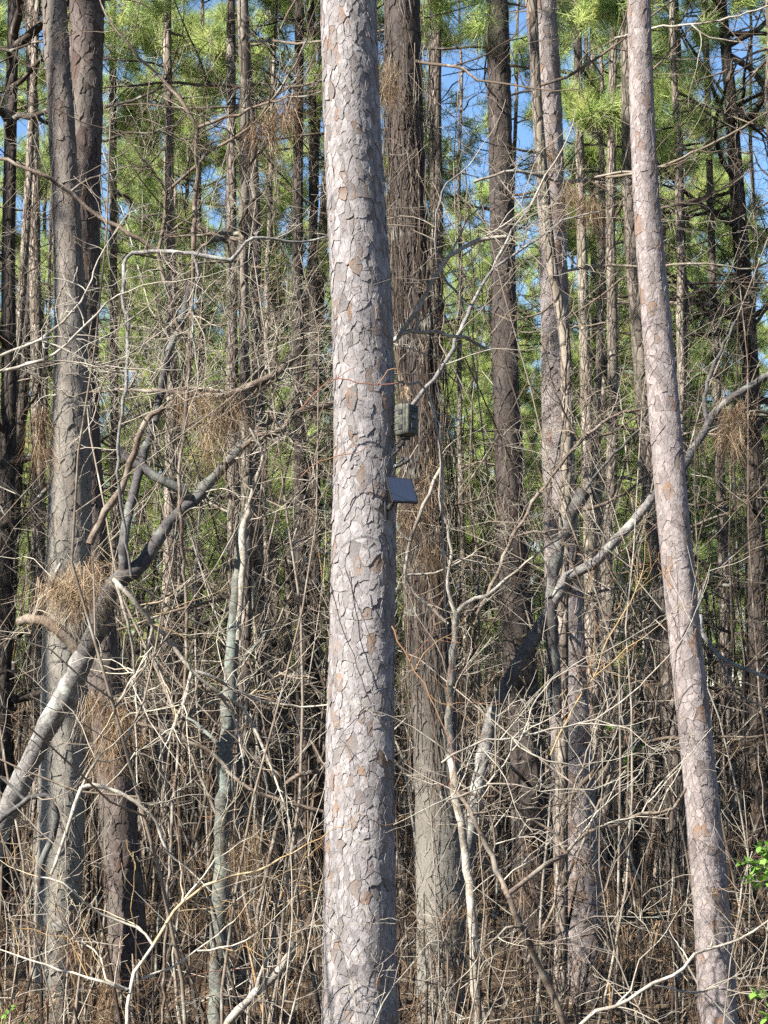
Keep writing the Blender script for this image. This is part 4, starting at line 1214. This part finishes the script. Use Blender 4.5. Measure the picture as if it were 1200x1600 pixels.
# ------------------------------------------------------------------ green leafy sprigs
def leafy(label, D, stems, seed, n_leaf, size=0.028):
    r = np.random.default_rng(seed)
    base = W(*stems[0][0], D)
    base[2] = min(base[2], float(ground_z(base[0], D)) + 0.0) if False else base[2]
    t = thing('leafy_shrub', label, 'shrub', base)
    B = Tubes(); pts = []
    for pl in stems:
        P = spline([W(x, y, D + 0.03 * math.sin(x * 0.2 + y * 0.1)) for x, y in pl], 0.03)
        B.add(P, np.linspace(0.004, 0.0018, len(P)), 0.35, 5)
        pts += [(P[i], unit(P[min(i + 1, len(P) - 1)] - P[max(i - 1, 0)])) for i in range(len(P) // 3, len(P))]
    B.build('stem', M_TWIG, t, base)
    L = np.array([(0, 0, 0), (0.35, 0.3, 0.06), (0.35, -0.3, 0.06), (0.7, 0.26, 0.05), (0.7, -0.26, 0.05), (1, 0, -0.06), (0.35, 0, 0), (0.7, 0, 0)])
    Fq = np.array([(6, 7, 3, 1), (2, 4, 7, 6)]); Ft = np.array([(0, 6, 1), (0, 2, 6), (7, 5, 3), (4, 5, 7)])
    leaves = [mesh_from('leaf', L * size * s, [Fq, Ft], np.full(8, tn)) for s, tn in ((1.0, 0.4), (1.25, 0.8), (0.8, 0.6))]
    for k in range(n_leaf):
        p, d = pts[int(r.integers(len(pts)))]
        o = obj('leaf', leaves[int(r.integers(3))], M_LEAF, t, p - base)
        dr = unit(d * 0.3 + r.normal(0, 0.7, 3) + np.array((0, -0.3, 0.15)))
        o.rotation_euler = Vector(dr).to_track_quat('X', 'Z').to_euler()
    return t


leafy('bright green leafy sprig poking in from the right edge near the bottom', 8.4, [[(1260, 1420), (1215, 1370), (1180, 1352), (1158, 1348)], [(1215, 1370), (1195, 1340), (1188, 1322)], [(1215, 1370), (1190, 1378), (1168, 1374)], [(1225, 1380), (1205, 1345), (1200, 1325)]], 501, 120, 0.038)
leafy('small green leaves low at the right edge in the bottom corner', 8.2, [[(1260, 1600), (1220, 1570), (1195, 1555), (1180, 1550)], [(1220, 1570), (1200, 1590)]], 502, 50, 0.036)
leafy('low green weeds in the bottom left corner', 8.3, [[(0, 1660), (5, 1600), (20, 1575)], [(20, 1650), (35, 1605), (60, 1590)], [(-20, 1640), (-10, 1600), (8, 1585)]], 503, 36, 0.02)
leafy('dark evergreen sprig deep in the shade between the pale and leaning pines', 14.5, [[(985, 1260), (980, 1190), (970, 1150), (950, 1140)], [(980, 1190), (1000, 1165), (1010, 1150)]], 504, 60, 0.05)


# ------------------------------------------------------------------ trail camera, bracket, solar panel
def box_bm(sx, sy, sz, bev, seg=2):
    import bmesh
    bm = bmesh.new()
    bmesh.ops.create_cube(bm, size=1)
    bmesh.ops.scale(bm, vec=(sx, sy, sz), verts=bm.verts)
    bmesh.ops.bevel(bm, geom=list(bm.edges), offset=bev, segments=seg, profile=0.5, affect='EDGES')
    return bm


def bm_obj(name, bm, mat, parent, loc=(0, 0, 0), rot=(0, 0, 0)):
    me = bpy.data.meshes.new(name)
    bm.to_mesh(me); bm.free()
    o = obj(name, me, mat, parent, loc)
    o.rotation_euler = rot
    return o


def cyl_bm(r0, r1, h, seg=20, bev=0.0):
    import bmesh
    bm = bmesh.new()
    bmesh.ops.create_cone(bm, cap_ends=True, segments=seg, radius1=r0, radius2=r1, depth=h)
    if bev:
        bmesh.ops.bevel(bm, geom=[e for e in bm.edges if e.calc_face_angle(0) > 1], offset=bev, segments=1, affect='EDGES')
    return bm


M_CASE = mat_plain('camouflage_case', (0.13, 0.13, 0.085), 0.6, 0.3)
_nt = M_CASE.node_tree; _b = _nt.nodes['Principled BSDF']
_v = coords(_nt)
_n = noise(_nt, _v, 45, 3, 0.6, 1.0)
_c = ramp(_nt, [(0.0, (0.025, 0.025, 0.019)), (0.44, (0.045, 0.045, 0.033)), (0.53, (0.062, 0.062, 0.046)), (0.64, (0.085, 0.083, 0.064))], _n, 'CONSTANT')
_nt.links.new(_c.outputs[0], _b.inputs['Base Color'])
M_BLACK = mat_plain('black_plastic', (0.008, 0.008, 0.009), 0.6, 0.3)
M_LENS = mat_plain('lens_glass', (0.01, 0.01, 0.015), 0.08, 0.8)
M_GREYP = mat_plain('grey_plastic', (0.03, 0.03, 0.03), 0.55, 0.3)
M_CELL = mat_plain('solar_cell', (0.018, 0.025, 0.042), 0.33, 0.5)
M_LINE = mat_plain('silver_line', (0.03, 0.034, 0.05), 0.4, 0.5, 0.0)
M_STEEL = mat_plain('zinc_screw', (0.45, 0.45, 0.46), 0.35, 0.5, 0.9)

cpos = W(633, 657, 8.93)
tc_ = thing('trail_camera', 'olive camouflage trail camera strapped to the right side of the main trunk', 'trail camera', cpos)
tc_.rotation_euler = (math.radians(-3), math.radians(4), math.radians(50))     # local -Y is the front, turned to the right
cw, cd, ch = 0.082, 0.062, 0.138
bm_obj('body', box_bm(cw, cd, ch, 0.014, 4), M_CASE, tc_)
fr = bm_obj('front_cover', box_bm(cw * 0.9, 0.018, ch * 0.93, 0.008, 3), M_CASE, tc_, (0, -cd / 2 - 0.006, 0))
bm_obj('infrared_panel', box_bm(cw * 0.66, 0.004, 0.03, 0.0018, 1), M_BLACK, tc_, (0, -cd / 2 - 0.0145, 0.044))
for i in range(4):
    for j in range(2):
        bm_obj('infrared_diode', cyl_bm(0.0028, 0.0022, 0.003, 8), M_LENS, tc_, (-0.019 + i * 0.0127, -cd / 2 - 0.0175, 0.038 + j * 0.012), (math.pi / 2, 0, 0))
ln = bm_obj('lens_barrel', cyl_bm(0.014, 0.013, 0.008, 24, 0.0012), M_BLACK, tc_, (0, -cd / 2 - 0.016, 0.008), (math.pi / 2, 0, 0))
bm_obj('lens', cyl_bm(0.009, 0.006, 0.003, 20), M_LENS, ln, (0, 0, 0.005))
bm_obj('motion_sensor', box_bm(0.034, 0.006, 0.022, 0.0028, 2), M_GREYP, tc_, (0, -cd / 2 - 0.016, -0.03))
bm_obj('latch', box_bm(0.006, 0.02, 0.022, 0.0015, 1), M_BLACK, tc_, (-cw / 2 - 0.001, -0.008, 0.03))
bm_obj('latch', box_bm(0.006, 0.02, 0.022, 0.0015, 1), M_BLACK, tc_, (-cw / 2 - 0.001, -0.008, -0.035))
bm_obj('seam', box_bm(cw + 0.002, 0.003, ch * 0.96, 0.0005, 1), M_BLACK, tc_, (0, -0.019, 0))
for i in range(4):
    bm_obj('grip_rib', box_bm(0.003, 0.03, 0.004, 0.0008, 1), M_CASE, tc_, (-cw / 2 - 0.0008, 0.012, -0.045 + i * 0.028))
bm_obj('mount_foot', box_bm(0.04, 0.03, 0.014, 0.003, 1), M_BLACK, tc_, (0.0, 0.0, -ch / 2 - 0.006))
bm_obj('mount_arm', cyl_bm(0.008, 0.008, 0.03, 14), M_BLACK, tc_, (-0.005, 0.006, -ch / 2 - 0.024))
bm_obj('antenna', cyl_bm(0.0045, 0.0035, 0.05, 10), M_BLACK, tc_, (0.026, 0.012, ch / 2 + 0.024))

kpos = W(626, 726, 8.9)
kb = thing('mounting_clamp', 'black plastic mounting clamp on the trunk between trail camera and solar panel', 'bracket', kpos)
kb.rotation_euler = (0, math.radians(-24), math.radians(-12))
bm_obj('arm', box_bm(0.075, 0.016, 0.012, 0.004, 2), M_BLACK, kb, (0.004, 0, 0))
bm_obj('upper_jaw', box_bm(0.05, 0.014, 0.008, 0.003, 2), M_BLACK, kb, (0.012, -0.001, 0.015), (0, math.radians(-18), 0))
bm_obj('ball_joint', cyl_bm(0.011, 0.011, 0.02, 16, 0.003), M_GREYP, kb, (0.034, -0.002, 0.008), (math.pi / 2, 0, 0))
bm_obj('thumb_screw', cyl_bm(0.006, 0.006, 0.012, 12, 0.001), M_STEEL, kb, (-0.022, -0.01, 0.004), (math.pi / 2, 0, 0))

# solar panel: corners as the photo shows them, tipped towards the sky
pc = [W(604, 744, 8.80), W(642, 750, 8.88), W(654, 785, 8.78), W(613, 785, 8.70)]
ctr = sum(pc) / 4
ex = unit((pc[1] - pc[0]) + (pc[2] - pc[3])); ey0 = (pc[0] + pc[1] - pc[2] - pc[3]) / 2
ez = unit(np.cross(ex, ey0)); ey = unit(np.cross(ez, ex))
from mathutils import Matrix
sp = thing('solar_panel', 'small dark blue solar panel on a bracket at the right side of the main trunk', 'solar panel', ctr)
sp.rotation_euler = Matrix((ex, ey, ez)).transposed().to_euler()
pw, phh = float(np.linalg.norm(pc[1] - pc[0] + pc[2] - pc[3]) / 2), float(np.linalg.norm(ey0))
if ez[1] > 0:
    print('panel normal points away', ez)
loc2 = lambda p: np.array(((p - ctr) @ ex, (p - ctr) @ ey))
C2 = [loc2(p) for p in pc]


def quad_slab(C, z0, z1):
    V = [(x, y, z) for z in (z0, z1) for x, y in C]
    F = [(3, 2, 1, 0), (4, 5, 6, 7)] + [(k, (k + 1) % 4, (k + 1) % 4 + 4, k + 4) for k in range(4)]
    return mesh_from('slab', np.array(V), [np.array(F)], smooth=False)


cc = sum(C2) / 4
obj('frame', quad_slab(C2, -0.006, 0.002), M_BLACK, sp)
C3 = [cc + (q - cc) * 0.93 for q in C2]
lerp2 = lambda a, b: (C3[3] + (C3[2] - C3[3]) * a) * (1 - b) + (C3[0] + (C3[1] - C3[0]) * a) * b
for i in range(5):
    for j in range(1):
        e = 0.002
        a0, a1, b0, b1 = i / 5 + e, (i + 1) / 5 - e, e, 1 - e
        obj('solar_cell', quad_slab([lerp2(a0, b0), lerp2(a1, b0), lerp2(a1, b1), lerp2(a0, b1)], 0.0015, 0.0035), M_CELL, sp)
for i in range(1, 5):
    obj('busbar', quad_slab([lerp2(i / 5 - 0.004, 0.0), lerp2(i / 5 + 0.004, 0.0), lerp2(i / 5 + 0.004, 1), lerp2(i / 5 - 0.004, 1)], 0.0022, 0.0037), M_LINE, sp)


def world_part(name, mesh_pts, rad, mat, parent, sides=8):
    V, F = tubes(np.array(mesh_pts)[None], np.full((1, len(mesh_pts)), rad), sides)
    o = obj(name, mesh_from(name, V, [F]), mat, None)
    o.parent = parent
    bpy.context.view_layer.update()
    o.matrix_parent_inverse = parent.matrix_world.inverted()
    return o


world_part('bracket_arm', [W(603, 806, 8.92), W(606, 792, 8.88), W(612, 788, 8.84), W(622, 778, 8.83)], 0.007, M_BLACK, sp)
world_part('support_rod', [W(612, 712, 8.9), W(622, 704, 8.9), W(630, 690, 8.92)], 0.006, M_BLACK, kb, 8)
world_part('bracket_plate', [W(603, 812, 8.9), W(602, 790, 8.89), W(601, 776, 8.9)], 0.011, M_BLACK, sp, 4)
world_part('ball_joint', [W(609, 794, 8.86), W(611, 790, 8.85), W(613, 787, 8.84)], 0.011, M_GREYP, sp, 12)
world_part('cable', spline([W(624, 690, 8.9), W(616, 700, 8.86), W(613, 716, 8.86), W(617, 732, 8.87), W(612, 745, 8.87), W(618, 760, 8.88)], 0.01), 0.0022, M_BLACK, sp, 6)
